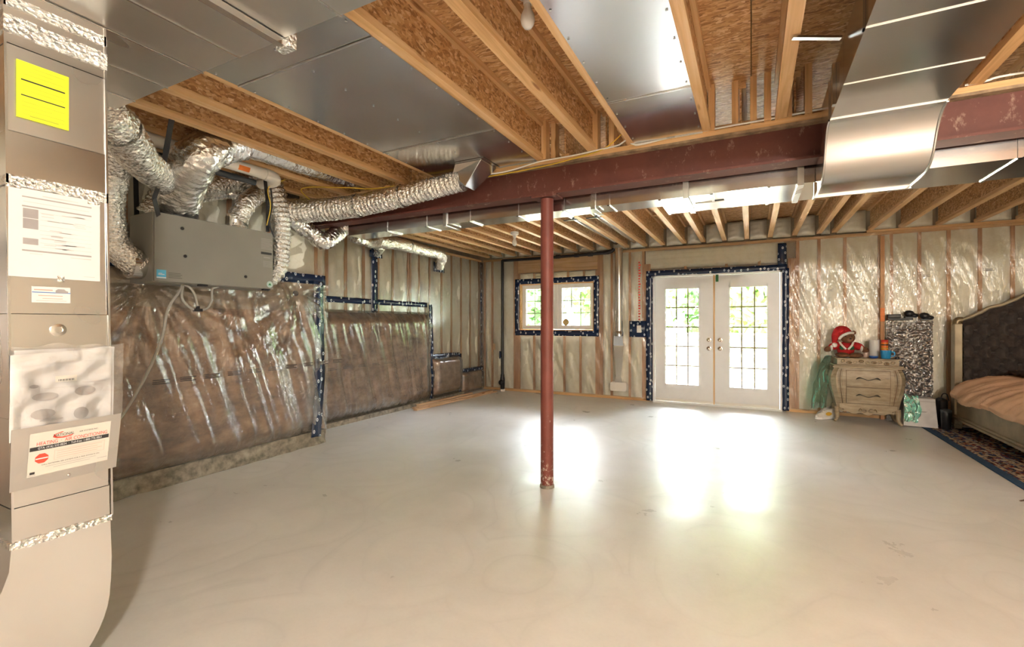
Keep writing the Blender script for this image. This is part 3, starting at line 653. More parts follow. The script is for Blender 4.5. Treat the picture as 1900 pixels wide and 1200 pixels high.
def sheet_thing(name, y0, y1, z0, z1, t, m, label, cat):
    r = thing(name, (FX + t, (y0+y1)/2, z0), label, cat)
    part('sheet', MB().box(FX + t - .002, FX + t, y0, y1, z0, z1), m, r); return r
ys = sheet_thing('yellow_sticker', .590, .716, 1.947, 2.127, .004, yellow, 'fluorescent yellow printed notice stuck to the vertical duct', 'sticker')
m = MB()
for k in range(13):
    z = 2.113 - k * .0125
    if k in (4, 8): continue
    m = join(m, onface(.602, .705 - .03 * (k % 3 == 1), z - .0012, z, .0045))
m = join(m, onface(.620, .690, 1.957, 1.960, .0045)); part('fine_print', m, plain('olive', (.42, .46, .04), .6), ys)
part('bold_rule', join(onface(.600, .706, 2.066, 2.0705, .0048), onface(.600, .706, 2.018, 2.0215, .0048)), ink, ys)
pf = sheet_thing('paper_form', .572, .800, 1.446, 1.726, .005, paper, 'white printed form taped to the vertical duct', 'paper')
m = MB(); g = MB(); h = MB()
for z, t in ((1.698, .004), (1.668, .0045), (1.528, .005)): part('rule', onface(.602, .776, z, z + t, .0056), ink_grey, pf)
for z0, z1 in ((1.634, 1.664), (1.600, 1.632), (1.550, 1.570)): part('grey_box', onface(.604, .640, z0, z1, .0056), ink_grey, pf)
for z in (1.655, 1.632, 1.615, 1.598, 1.585, 1.572, 1.558, 1.545): h = join(h, onface(.644, .776, z, z + .0012, .0055))
for k in range(24): y = .645 + .1 * random.random(); z = 1.54 + .118 * random.random(); h = join(h, onface(y, y + .03, z, z + .0025, .0055))
h = join(h, onface(.65, .74, 1.708, 1.712, .0055), onface(.605, .77, 1.684, 1.686, .0055), onface(.62, .65, 1.520, 1.523, .0055), onface(.72, .775, 1.518, 1.521, .0055), onface(.755, .785, 1.458, 1.460, .0055))
part('fine_print', h, ink_faint, pf, kind='stuff')
for y0, y1, z0, z1 in ((.567, .60, 1.722, 1.734), (.765, .80, 1.712, 1.733), (.686, .704, 1.436, 1.456)): part('tape_piece', MB().box(FX + .005, FX + .0065, y0, y1, z0, z1), tape_foil, pf)
bc = sheet_thing('business_card', .625, .720, 1.366, 1.418, .004, paper, 'small white card with a blue line and van picture on the duct', 'card')
part('blue_line', onface(.625, .720, 1.398, 1.4005, .0048), blueink, bc)
vn = MB().add([(FX + .0055, y, z) for y, z in ((.682, 1.399), (.713, 1.399), (.714, 1.405), (.708, 1.407), (.704, 1.412), (.688, 1.412), (.682, 1.407))], [tuple(range(7))]); part('van_picture', vn, ink_grey, bc)
part('fine_print', join(onface(.63, .675, 1.406, 1.409, .0048), onface(.64, .7, 1.388, 1.390, .0048), onface(.65, .70, 1.379, 1.3805, .0048), onface(.635, .71, 1.372, 1.373, .0048)), ink_pink, bc)
# document pocket with the installer's sticker
dp = thing('document_pocket', (FX + .02, .705, .775), 'metal pocket plate with heating company sticker on the vertical duct', 'pocket')
part('pocket_plate', MB().add([(FX + .012, .572, .775), (FX + .012, .844, .782), (FX + .05, .844, .978), (FX + .05, .566, .974), (FX + .004, .572, .775), (FX + .004, .844, .782), (FX + .048, .844, .978), (FX + .048, .566, .974)],
     [(0,1,2,3),(7,6,5,4),(0,4,5,1),(1,5,6,2),(2,6,7,3),(3,7,4,0)]), galv_dull, dp)
O = Vector((FX + .0125, .572, .775)); ZV = Vector((.038, 0, .199)).normalized(); YV = Vector((0, 1, .02)).normalized()
def onp(y0, y1, z0, z1, t): 
    Q = lambda y, z: O + YV * (y - .572) + ZV * (z - .775) + Vector((t, 0, 0)); return MB().add([Q(y0, z0), Q(y1, z0), Q(y1, z1), Q(y0, z1)], [(0, 1, 2, 3)])
stp = part('sticker', onp(.608, .815, .812, .955, .0006), plain('sticker_cream', (.62, .59, .53), .5, 0, .02), dp)
def tx(t, size, y, z, m, off=.0014, sx=1.0, al='CENTER'):
    part('lettering', text_mb(t, size, O + YV * (y - .572) + ZV * (z - .775) + Vector((off, 0, 0)), YV * sx, ZV, al), m, stp)
part('black_band', onp(.610, .812, .896, .909, .0010), ink, stp)
tx('GTA: (416) 532-0034  ·  Toll-free: 1-800-776-8861', .0105, .711, .9025, paper, .0016, .76)
tx('HEATING  ·  AIR CONDITIONING', .0165, .716, .917, redink, .0012, .74); tx('NATIONAL', .013, .690, .936, ink, .0018, .8); tx('AIR SYSTEMS INC.', .0065, .755, .936, ink, .0012, 1.0)
part('logo_swoosh', MB().add([O + YV * (y - .572) + ZV * (z - .775) + Vector((.0011, 0, 0)) for y, z in ((.663, .932), (.672, .927), (.69, .9245), (.71, .9275), (.716, .933), (.70, .9295), (.685, .929), (.672, .9325), (.668, .940), (.69, .945), (.685, .947), (.665, .941))], [(0,1,2,7),(2,3,6,7),(3,4,5,6),(0,7,8,11),(8,9,10,11)]), redink, stp)
oc = [(.640 + .017 * math.cos(math.pi/8 + k * math.pi/4), .868 + .017 * math.sin(math.pi/8 + k * math.pi/4)) for k in range(8)]
oct_ = part('stop_sign', MB().add([O + YV * (y - .572) + ZV * (z - .775) + Vector((.0011, 0, 0)) for y, z in oc], [tuple(range(8))]), redink, stp)
part('sign_bar', onp(.6255, .6545, .8662, .8700, .0016), paper, stp)
m = MB()
for k in range(4): m = join(m, onp(.676, .795 - .012 * (k % 2), .882 - k * .0075, .8832 - k * .0075, .0012))
for a in ((.670, .802, .887, .8876), (.670, .802, .8535, .8541), (.670, .6706, .8535, .8876), (.8014, .802, .8535, .8876)): m = join(m, onp(*a, .0012))
part('red_print', m, ink_pink, stp)
tx('CALL NATIONAL AIR SYSTEMS FOR A FREE ESTIMATE ON', .0058, .715, .845, ink, .0013)
part('fine_print', join(onp(.65, .78, .8365, .8378, .0012), onp(.67, .765, .8295, .8308, .0012), onp(.785, .812, .826, .8275, .0012), onp(.612, .628, .815, .8165, .0012)), ink_grey, stp)
part('emblem', onp(.614, .626, .819, .827, .0012), ink, stp)
part('screw', MB().lathe((FX + .013, .712, .792), [(.005, .0), (.005, .003), (.002, .005)], 10, 'x'), galv_bright, dp)
# manuals in a clear bag standing in the pocket
mp = thing('manual_packet', (FX + .03, .70, .83), 'clear bag of white instruction manuals in the duct pocket', 'papers')
def sheetg(y0, y1, z0, z1, x, seed, amp=.006, dzr=0): return MB().grid(lambda u, v: (x + .03 * (v * (z1-z0)) + amp * nz(u * 3, v * 3, seed), y0 + (y1-y0) * u, z0 + (z1-z0) * v + dzr * u * v + .004 * nz(u * 5, seed, 2)), 24, 24)
part('manual', sheetg(.58, .835, .93, 1.215, FX + .012, 1, .004), paper, mp); part('manual', sheetg(.570, .825, .93, 1.20, FX + .018, 2, .004, .012), plain('paper2', (.8, .8, .8), .6), mp)
cv = part('cover_sheet', sheetg(.592, .820, .93, 1.165, FX + .030, 3, .002, .01), paper, mp)
def blob(y, z, w, h, seed):
    n = 14; return MB().add([(FX + .036 + .03 * (z - .82) + .0, y + w * math.cos(2*math.pi*k/n) * (1 + .2 * nz(k, seed, 0)), z + h * math.sin(2*math.pi*k/n) * (1 + .35 * nz(k, seed, 5))) for k in range(n)], [tuple(range(n))])
for y, z, w_, h_, s_ in ((.645, 1.065, .032, .013, 1), (.745, 1.072, .028, .016, 2), (.640, 1.010, .030, .016, 3), (.735, .998, .020, .02, 4), (.66, .989, .03, .004, 5), (.618, 1.10, .011, .006, 6)): part('picture', blob(y, z, w_, h_, s_), ink_grey, cv)
def onm(y0, y1, z0, z1, x=.037): return MB().add([(FX + x + .03 * (z0 - .82), y0, z0), (FX + x + .03 * (z0 - .82), y1, z0), (FX + x + .03 * (z1 - .82), y1, z1), (FX + x + .03 * (z1 - .82), y0, z1)], [(0,1,2,3)])
part('barcode_label', onm(.668, .722, 1.108, 1.128), plain('cream', (.82, .78, .7)), cv); m = MB()
for k in range(11): m = join(m, onm(.675 + k * .0038, .6765 + k * .0038 + .001 * (k % 2), 1.111, 1.117, .0376))
part('barcode', m, ink, cv); part('fine_print', join(onm(.735, .80, 1.10, 1.103), onm(.64, .79, 1.09, 1.0915)), ink_faint, cv)
part('clear_bag', MB().grid(lambda u, v: (FX + .048 + .01 * v + .008 * nz(u * 6, v * 6, 9) , .562 + .285 * u, .978 + .25 * v + .012 * nz(u * 4, 3, 3) * v), 40, 40), bag_film, mp)
# ---- sheet metal panning under the joists
def panning(x0, x1, ys_, label, m, nails):
    r = thing('panning_sheets', ((x0+x1)/2, 2.2, ZJ - .004), label, 'sheet metal')
    for a, b in zip(ys_, ys_[1:]):
        part('sheet', MB().grid(lambda u, v: (x0 + (x1-x0)*u, a + .002 + (b-a-.004)*v, ZJ - .0035 - .0025 * abs(nz(u * 2, (a + (b-a)*v) * 2.2, x0 * 3)) - .001), 14, 14), m, r)
        part('sheet_lap', MB().box(x0, x1, b - .004, b + .004, ZJ - .0105, ZJ - .0065), galv_dull, r)
    nm = MB().lathe((0, 0, 0), [(.004, 0), (.006, -.002), (.003, -.004)], 8).mesh('nail'); nm.materials.append(galv_dull)
    for x in nails:
        y = ys_[0] + .1
        while y < ys_[-1]: inst('nail', nm, r, (x, y, ZJ - .0065)); y += .21
panning(-2.44, -1.49, [.9, 1.55, 2.65, 3.33], 'wide galvanized sheet nailed across joists behind the long overhead trunk', galv_bright, (-2.42, -1.96, -1.51))
panning(-.74, -.29, [-1.5, .3, 1.4, 2.65, 3.33], 'narrow bright metal sheet closing one joist bay beside the near bulb', galv_bright, (-.725, -.305))
# ================================================================= FLEXIBLE FOIL DUCTS
def flex(name, pts, r, label, rib=.006, pitch=3, crinkle=.010, m=None, r2=None, neck=1, seg=36, step=.010, straps=()):
    P = catmull(pts, step); n = len(P); r2 = r2 or r
    def R(i, a):
        t = i / (n - 1); b = (r + (r2 - r) * t) * (neck + (1 - neck) * min(1, t / .3) ** .8); p = P[i]
        return b + rib * math.sin(2 * math.pi * i / pitch) * .7 + crinkle * nz(p.x * 14 + math.cos(a) * 2.2, p.y * 14 + math.sin(a) * 2.2, p.z * 14) + crinkle * .7 * nz(p.x * 45 + math.cos(a) * 7, p.y * 45 + math.sin(a) * 7, p.z * 45)
    root = thing(name, P[0], label, 'duct', 'foil flexible ducts around the ventilator')
    part('foil_sleeve', MB().tube(P, R, seg), m or foil_m, root)
    for k in straps:
        i = int(k * (n - 1)); q = P[max(0, i-1):i+3]; part('clamp_band', MB().tube(q, (r + (r2-r)*k) + .012, 22, False), tape_foil if k not in (0, 1) else galv_bright, root)
    return root
V3 = Vector
flex('foil_duct', [(-2.80, 1.10, 2.335), onX(228, 250, -2.98), onX(262, 300, -3.3), onX(300, 332, -3.6), onX(312, 352, -3.88), (-3.96, 1.86, 2.09)], .098, 'thick foil duct curving from overhead trunk to the ventilator top', straps=(.12,))
flex('foil_duct', [onX(222, 268, -3.45), onX(206, 330, -3.7), onX(200, 400, -3.83), onX(212, 450, -3.87), onX(235, 478, -3.87), (-3.87, 1.735, 1.71)], .092, 'foil duct bending into the side of the grey ventilator', straps=(.99,))
flex('foil_duct', [(-3.86, 1.98, 2.085), (-3.86, 1.98, 2.17), onX(334, 346, -3.68), onX(366, 293, -3.40), onX(412, 270, -3.38), onX(448, 268, -3.40)], .172, 'fattest foil duct rising from ventilator top into the joists', rib=.004, crinkle=.016, r2=.118, neck=.72, m=foil_soft)
flex('foil_duct', [onX(446, 268, -3.40) + V3((0, .03, 0)), onX(520, 292, -3.40), onX(600, 318, -3.40), onX(690, 348, -3.40)], .088, 'straight foil duct lying in a joist bay above the ventilator', rib=.002, crinkle=.008, r2=.075, m=foil_soft)
flex('foil_duct', [onX(372, 352, -4.02), onX(420, 340, -4.02), onX(468, 338, -4.02), onX(505, 352, -3.98)], .085, 'level foil duct behind the fat duct above the ventilator')
flex('foil_duct', [onX(365, 368, -4.08), onX(420, 360, -4.08), onX(462, 366, -4.05)], .05, 'thin foil duct under the level duct behind the ventilator', m=foil_soft)
flex('foil_duct', [(-3.86, 2.43, 2.085), (-3.86, 2.44, 2.16), onX(458, 378, -3.86), onX(485, 358, -3.95), onX(508, 338, -4.05)], .078, 'foil elbow duct with metal collar on top of the ventilator', straps=(.02, .1))
flex('foil_duct', [onX(488, 318, -3.95), onX(508, 350, -3.88), onX(519, 400, -3.85), onX(521, 450, -3.85), onX(518, 492, -3.85), onX(514, 508, -3.86) + V3((0, -.03, -.02)), (-3.87, 2.67, 1.645)], .088, 'ribbed foil duct hanging down beside the right end of ventilator', rib=.010, pitch=4, straps=(.985,), r2=.07)
flex('foil_duct', [onY(528, 392, 2.95), onY(570, 393, 3.02), onY(640, 387, 3.10), onY(700, 376, 3.13), onY(760, 362, 3.15), onY(820, 347, 3.17), onY(858, 336, 3.18)], .108, 'long ribbed foil duct hung along the front of the steel beam', rib=.008, pitch=4, crinkle=.006, r2=.078, straps=(.42, .68, .99))
flex('foil_duct', [onX(538, 408, -3.95), onX(575, 432, -3.93), onX(603, 450, -3.90), (-3.86, 3.60, 2.31), (-3.73, 3.64, 2.33)], .082, 'sagging foil duct plugged into the end of the long trunk duct', m=foil_soft, straps=(.97,))
flex('foil_duct', [onX(655, 442, -4.15), onX(685, 452, -4.4), onX(705, 462, -4.58), (XL + .03, 4.98, 2.28)], .058, 'short pale foil duct ending at a blue taped wall hole', m=foil_soft, rib=.003)
flex('foil_duct', [onX(700, 448, -4.3), onX(745, 456, -4.42), onX(785, 466, -4.5), onX(818, 476, -4.56), (XL + .05, 6.45, 2.25)], .085, 'crinkled foil duct sagging along the yellow batts under the joists', straps=(.4,))
bt = thing('duct_boot', (-2.2, 3.2, 2.35), 'angled galvanized boot joining ribbed foil duct to the metal sheet', 'duct')
a, b, c, d = onY(848, 330, 3.18), onY(872, 352, 3.18), onY(908, 318, 3.24), onY(876, 300, 3.24)
m = MB(); f0 = [a + V3((0, -.07, 0)), b + V3((0, -.07, 0)), b + V3((0, .07, 0)), a + V3((0, .07, 0))]; f1 = [V3((d.x - .06, 3.08, ZJ - .012)), V3((c.x + .02, 3.08, ZJ - .012)), V3((c.x + .02, 3.325, ZJ - .012)), V3((d.x - .06, 3.325, ZJ - .012))]
m.add(f0 + f1, [(3,2,1,0),(4,5,6,7),(0,1,5,4),(1,2,6,5),(2,3,7,6),(3,0,4,7)]); part('boot_body', m, galv_bright, bt, .004)
part('boot_flange', MB().box(d.x - .09, c.x + .05, 3.06, 3.335, ZJ - .0118, ZJ - .0085), galv, bt)
# ================================================================= VENTILATOR BOX
hv = thing('ventilator', (-3.865, 2.2, 1.59), 'grey metal heat recovery ventilator box hanging from black straps', 'ventilator')
hx0, hx1, hy0, hy1, hz0, hz1 = -4.03, -3.70, 1.75, 2.66, 1.59, 2.08
part('cabinet', MB().box(hx0, hx1 - .021, hy0, hy1, hz0, hz1), grey_m, hv, .004); dpn = part('front_door', MB().box(hx1 - .02, hx1, hy0 + .003, hy1 - .002, hz0 + .004, hz1 - .002), grey_m, hv, .004)
for y, z in ((1.93, 1.99), (1.95, 1.79), (2.41, 1.68)): part('knob_screw', MB().lathe((hx1, y, z), [(.012, 0), (.012, .006), (.005, .008)], 12, 'x'), black, dpn)
def hp(y0, y1, z0, z1, t=.0012): return MB().add([(hx1 + t, y0, z0), (hx1 + t, y1, z0), (hx1 + t, y1, z1), (hx1 + t, y0, z1)], [(0,1,2,3)])
lb = part('blue_label', hp(1.765, 1.825, 1.615, 1.675), cyan, dpn, label='square blue label'); part('label_mark', join(hp(1.775, 1.815, 1.640, 1.645, .002), hp(1.778, 1.80, 1.648, 1.652, .002), hp(1.765, 1.825, 1.617, 1.624, .002)), paper, lb)
part('label_print', join(*[hp(1.84, 1.93 - .01 * (k % 2), 1.622 + k * .011, 1.627 + k * .011) for k in range(4)]), grey_dk, dpn)
part('rating_plate', join(*[hp(2.545, 2.65 - .012 * (k % 3), 1.93 + k * .012, 1.936 + k * .012) for k in range(8)]), plain('print_grey', (.32, .30, .28)), dpn)
part('black_label', hp(2.545, 2.645, 1.885, 1.905), ink, dpn); part('label_print', join(*[hp(2.565, 2.645, 1.78 + k * .011, 1.784 + k * .011) for k in range(5)] + [hp(2.57, 2.63, 1.855, 1.865)]), plain('print_grey2', (.34, .32, .30)), dpn)
sl_ = part('round_badge', MB().lathe((hx1 + .001, 2.625, 1.632), [(.028, 0), (.028, .002)], 24, 'x'), plain('badge', (.45, .60, .56), .4), dpn); part('badge_mark', MB().add([(hx1 + .0036, 2.625 + y, 1.632 + z) for y, z in ((-.014, -.008), (.014, -.008), (.008, .004), (0, .012), (-.008, .004))], [(0,1,2,3,4)]), green_p, sl_)
for y in (2.05, 2.57): part('latch', MB().box(hx1 - .03, hx1 + .002, y, y + .06, hz0 - .012, hz0 + .002), black, hv)
part('duct_collar', MB().lathe((-3.87, 1.735, 1.71), [(.098, -.06), (.098, .015)], 24, 'y'), galv, hv)
part('duct_collar', MB().lathe((-3.86, 2.43, hz1), [(.083, 0), (.083, .10)], 24), galv_bright, hv); part('duct_collar', MB().lathe((-3.86, 1.98, hz1), [(.135, 0), (.135, .05)], 24), black, hv)
def strap(pts, label):
    m = MB()
    for p, q in zip(pts, pts[1:]): m.bar(p, q, .032, .003, (1, 0, 0))
    solo('hanging_strap', m, black, label, 'strap', 'ventilator straps')
strap([(-3.692, 1.775, 2.05), onX(286, 370, -3.58), onX(296, 340, -3.45), onX(302, 315, -3.36), (-3.22, 1.62, 2.568)], 'black strap from joist to front corner of the grey ventilator box')
strap([(-4.02, 1.79, 2.08), (-4.0, 1.77, 2.57)], 'black strap hanging in front of the brown film to the ventilator back corner')
strap([(-3.69, 2.60, 2.08), (-3.66, 2.58, 2.30), (-3.62, 2.52, 2.568)], 'black strap over the right end of the ventilator box')
# condensate tubes
ct = thing('drain_tube', (-3.72, 1.9, .85), 'clear drain tube looping down from the ventilator past the brown film', 'tube')
part('long_tube', MB().tube(catmull([(-3.80, 1.98, 1.585), (-3.79, 1.97, 1.55), onX(312, 575, -3.76), onX(300, 630, -3.76), onX(275, 690, -3.78), onX(245, 745, -3.80), onX(215, 790, -3.82)], .02), .010, 10), clear_tube, ct)
part('loop_tube', MB().tube(catmull([(-3.80, 1.99, 1.585), onX(338, 555, -3.76), onX(352, 572, -3.76), onX(366, 578, -3.76)], .015), .009, 10), clear_tube, ct); part('loop_tube', MB().tube(catmull([(-3.80, 1.995, 1.585), onX(352, 535, -3.76), onX(362, 550, -3.76), onX(367, 574, -3.76)], .015), .009, 10), clear_tube, ct)
part('loop_tube', MB().tube(catmull([onX(368, 577, -3.76), onX(384, 574, -3.76), onX(393, 558, -3.76), onX(394, 538, -3.77), (-3.78, 2.24, 1.59)], .015), .009, 10), clear_tube, ct)
q = onX(367, 577, -3.76); part('tee', MB().bar(q - V3((0, .03, 0)), q + V3((0, .03, 0)), .022, .022).bar(q, q + V3((0, 0, .03)), .02, .02), black, ct)
# ================================================================= PIPES AND WIRES AT THE CEILING
vp = thing('vent_pipe', (-3.56, 2.0, 2.48), 'white plastic pipe with orange sticker hung under joists over the ventilator', 'pipe')
zz = 2.522; PX = -3.56; part('pipe', MB().tube([(PX, .9, zz), (PX, 2.0, zz), (PX, 2.50, zz)], .044, 20), pvc, vp)
part('elbow', MB().tube(catmull([(PX, 2.48, zz), (PX, 2.54, zz - .004), (PX - .02, 2.585, zz - .012), (PX - .06, 2.60, zz - .02), (PX - .12, 2.60, zz - .02)], .012), .050, 20), pvc, vp)
part('pipe', MB().tube([(PX - .11, 2.60, zz - .02), (PX - .22, 2.60, zz - .02)], .044, 20), pvc, vp)
part('orange_sticker', MB().grid(lambda u, v: (PX + .0447 * math.cos(-.9 + .9 * v), 2.24 + .09 * u, zz + .0447 * math.sin(-.9 + .9 * v)), 2, 6), orange, vp); part('pipe_strap', MB().box(PX - .045, PX + .048, 2.13, 2.15, zz + .0445, ZJ - .0005), galv_bright, vp)
solo('drain_pipe', MB().tube([(-3.64, .9, 2.455), (-3.64, 2.45, 2.455)], .024, 12), darkpipe, 'dark thin pipe under the white plastic pipe over the ventilator', 'pipe')
cd = thing('conduit', (-2.89, 2.0, 2.585), 'thin grey conduit clipped along a joist over the ribbed foil duct', 'conduit')
part('tube', MB().tube([(-2.885, .9, 2.60), (-2.885, 2.2, 2.60), (-2.885, 3.25, 2.60)], .011, 10), galv_dull, cd)
for y in (1.5, 2.05, 2.6): part('clip', MB().box(-2.90, -2.871, y, y + .022, 2.585, 2.615), black, cd)
def wire(name, pts, r, m, label): solo(name, MB().tube(catmull(pts, .03), r, 8), m, label, 'wire')
wire('cable', [onY(880, 328, 3.30), onY(940, 320, 3.325), onY(1000, 302, 3.33), onY(1060, 291, 3.33), onY(1110, 280, 3.33), onY(1150, 270, 3.325), onY(1166, 256, 3.30), (-.77, 3.28, 2.60)], .006, vinyl, 'white cable running loosely along the beam top to metal sheet')
wire('cable', [onY(590, 385, 2.98), onY(560, 352, 2.98), onY(640, 350, 3.0), onY(690, 352, 3.1), onY(740, 346, 3.2), onY(800, 340, 3.3), onY(900, 330, 3.325), onY(1000, 312, 3.325), onY(1060, 297, 3.33), onY(1120, 278, 3.33), onY(1160, 245, 3.33)], .005, ylw_wire, 'yellow cable running along the beam and over the ribbed foil duct')
wire('cable', [onY(1168, 262, 3.32), onY(1180, 271, 3.33), onY(1240, 258, 3.335), onY(1330, 240, 3.338), onY(1430, 222, 3.338), onY(1530, 203, 3.338)], .006, vinyl, 'white cable stapled along wood plate between metal sheet and branch duct')
wire('cable', [onY(1790, 160, 3.335), onY(1830, 152, 3.335), onY(1890, 138, 3.335), (1.9, 3.33, 2.56)], .006, vinyl, 'white cable on wood plate to the right of the branch duct')
wire('cable', [(-3.66, 2.70, 2.545), onX(503, 340, -3.66), onX(505, 380, -3.66), onX(500, 415, -3.66), onX(508, 440, -3.68)], .006, black, 'black cable dropping over foil ducts to ventilator right end')
wire('cable', [(-3.63, 2.72, 2.55), onX(498, 350, -3.63), onX(502, 385, -3.64), onX(495, 420, -3.68)], .004, ylw_wire, 'yellow wire hanging down to the ventilator right end')
for k, x in enumerate((-1.72, -2.02)):
    rp = thing('round_pipe', (x, 5.9, 2.61), ('shiny round pipe in a joist bay leading to the wall riser', 'duller round pipe in a joist bay toward the window')[k], 'pipe')
    part('pipe', MB().tube([(x, 4.1, 2.665), (x, 5, 2.665), (x, 7.75, 2.665)], .052, 18), (galv_bright, galv)[k], rp); part('pipe_strap', MB().box(x - .13, x + .13, 5.6, 5.62, 2.600, 2.611), black, rp)
# wall riser and register on the back wall
rs = thing('wall_riser', (-1.99, YB - .1, .2), 'shiny metal riser duct on the film wall ending in white register', 'duct')
part('riser', MB().tube([(-1.99, YB - .12, 1.16), (-1.99, YB - .12, 1.9), (-1.99, YB - .12, 2.56)], .068, 24), galv_bright, rs)
def frus(x, y, z0, z1, w0, d0, w1, d1): return MB().add([(x-w0,y-d0,z0),(x+w0,y-d0,z0),(x+w0,y+d0,z0),(x-w0,y+d0,z0),(x-w1,y-d1,z1),(x+w1,y-d1,z1),(x+w1,y+d1,z1),(x-w1,y+d1,z1)], [(3,2,1,0),(4,5,6,7),(0,1,5,4),(1,2,6,5),(2,3,7,6),(3,0,4,7)])
part('collar', MB().lathe((-1.99, YB - .12, 1.08), [(.078, 0), (.078, .07), (.069, .085)], 24), galv, rs); part('transition', frus(-1.99, YB - .12, .92, 1.08, .085, .035, .07, .06), galv_bright, rs)
part('stack', frus(-1.99, YB - .10, .40, .92, .045, .045, .085, .035), galv_bright, rs); part('stack_boot', frus(-1.99, YB - .10, .30, .40, .07, .05, .045, .045), galv, rs)
part('register', MB().prism([(-2.125, .18), (-2.11, .16), (-1.87, .16), (-1.855, .18), (-1.855, .285), (-1.87, .305), (-2.11, .305), (-2.125, .285)], 'y', YB - .17, YB - .045), pvc, rs)
ab = thing('drain_stack', (-4.24, YB - .07, .02), 'black plastic drain pipe with cleanout in the back corner', 'pipe')
xd = -4.235; part('pipe', MB().tube([(xd, YB - .085, .3), (xd, YB - .085, 1), (xd, YB - .085, 2.50)], .027, 14), black, ab)
part('cleanout', MB().lathe((xd, YB - .085, .04), [(.035, 0), (.04, .02), (.045, .1), (.045, .2), (.036, .24), (.036, .28)], 18), black, ab); part('cleanout_cap', MB().lathe((xd - .0, YB - .085, .17), [(.05, 0), (.05, -.07), (.035, -.085)], 18, 'y'), black, ab)
part('foot', MB().lathe((xd, YB - .085, 0), [(.05, .001), (.05, .04)], 18), pvc, ab); part('lateral_pipe', MB().tube([(xd, YB - .085, 2.49), (-3.5, YB - .085, 2.485), (-2.2, YB - .085, 2.50)], .026, 12), black, ab)
for x in (-3.1, -2.75, -2.5): part('coupling', MB().lathe((x, YB - .085, 2.492), [(.034, -.04), (.034, .04)], 14, 'x'), black, ab)
part('vent_elbow', MB().tube(catmull([(-2.2, YB - .085, 2.50), (-2.12, YB - .09, 2.52), (-2.08, YB - .1, 2.56)], .02), .03, 12), black, ab)
part('blue_collar', MB().box(xd - .07, xd - .03, YB - .09, YB - .055, .62, .76), tape_yw, ab)
ls = thing('light_switch', (-1.66, YB - .05, 1.12), 'white light switch on blue taped patch beside the garden door', 'switch')
part('plate', MB().box(-1.705, -1.635, YB - .062, YB - .05, 1.14, 1.26), vinyl, ls, .003); part('toggle', MB().box(-1.677, -1.663, YB - .074, YB - .063, 1.19, 1.215), white, ls)
# ================================================================= BULBS
def bulbm():
    t = NT('frosted_bulb'); return t.set((.86, .85, .82), .25, 0, .5)
bulb_m = bulbm(); porc = plain('porcelain', (.84, .83, .80), .3, 0, .02)
def lampholder(x, y, z, label, power=0):
    r = thing('ceiling_bulb', (x, y, z), label, 'light bulb', 'bare ceiling bulbs')
    part('holder', MB().lathe((x, y, z), [(.020, -.085), (.024, -.06), (.032, -.045), (.056, -.035), (.058, -.004), (.05, -.0005)], 24), porc, r)
    part('bulb', MB().lathe((x, y, z), [(.004, -.197), (.018, -.193), (.029, -.178), (.034, -.158), (.031, -.135), (.021, -.112), (.017, -.095), (.016, -.080)], 24), bulb_m, r)
    part('pull_chain', MB().tube([(x + .045, y, z - .03), (x + .05, y, z - .055)], .004, 6), vinyl, r)
    if power:
        L = bpy.data.lights.new('bulb_light_offscreen', 'POINT'); L.energy = power; L.shadow_soft_size = .12; L.color = (1, .93, .84)
        o = bpy.data.objects.new('bulb_light_offscreen', L); COL.objects.link(o); o.parent = r; o.location = (0, 0, -.25)
lampholder(-.93, 1.97, ZS - .001, 'bare white bulb in porcelain holder under the OSB near metal sheet')
lampholder(-2.94, 5.80, ZJ - .001, 'small bare white bulb under far joists behind the trunk duct')
# the one lit lamp: the shade of the tall duct on the floor and the bright dot on the near bulb point back to it
lampholder(1.9, -1.52, ZJ - .001, 'bare bulb under the joists between rear wall and right wall', 80.0)
# ================================================================= LUMBER ON THE FLOOR
for k, (a, b, w_, z) in enumerate((((-4.44, 5.50), (-4.30, 7.70), .07, .0), ((-4.55, 5.60), (-4.40, 7.55), .065, .0), ((-4.49, 5.62), (-4.33, 7.60), .06, .021), ((-4.60, 5.75), (-4.52, 7.2), .05, .021), ((-4.38, 5.75), (-4.27, 6.6), .03, .021))):
    solo('wood_strip', MB().bar((*a, z + .011), (*b, z + .011), w_, .020), plank_m, ('longest wood strip lying outermost on the floor by left wall', 'wood strip lying on the floor between pile and left wall', 'wood strip lying on top in the middle of the pile', 'narrow wood strip on the pile nearest the brown blanket', 'shortest thin wood offcut on top of the outermost strip')[k], 'lumber', 'wood strips piled by the left wall')
# ================================================================= NIGHTSTAND
def ivory():
    t = NT('antique_ivory'); n = t.noise(t.map((3, 3, 14)), 2.5, 5, .65)
    return t.set(t.ramp(n.outputs[0], [(.3, (.26, .20, .125)), (.55, (.38, .31, .205)), (.75, (.46, .39, .27))]), .4, 0, .45)
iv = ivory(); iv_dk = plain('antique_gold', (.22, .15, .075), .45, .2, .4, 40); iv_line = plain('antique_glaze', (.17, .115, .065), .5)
NX, NY0, NY1 = 1.325, 7.44, 7.745
ns = thing('nightstand', (NX, 7.64, 0), 'carved ivory nightstand with two drawers and bulging sides', 'nightstand')
def hw(z):   # half width of the bombe side at height z
    K = [(.0, .35), (.06, .34), (.12, .325), (.20, .325), (.30, .345), (.42, .375), (.52, .392), (.60, .392), (.66, .375), (.70, .355), (.715, .352)]
    for (a, p), (b, q_) in zip(K, K[1:]):
        if z <= b: t = (z - a) / (b - a); return p + (q_ - p) * t
    return K[-1][1]
m = MB(); zs = [.145 + .57 * k / 22 for k in range(23)]
vs = []; 
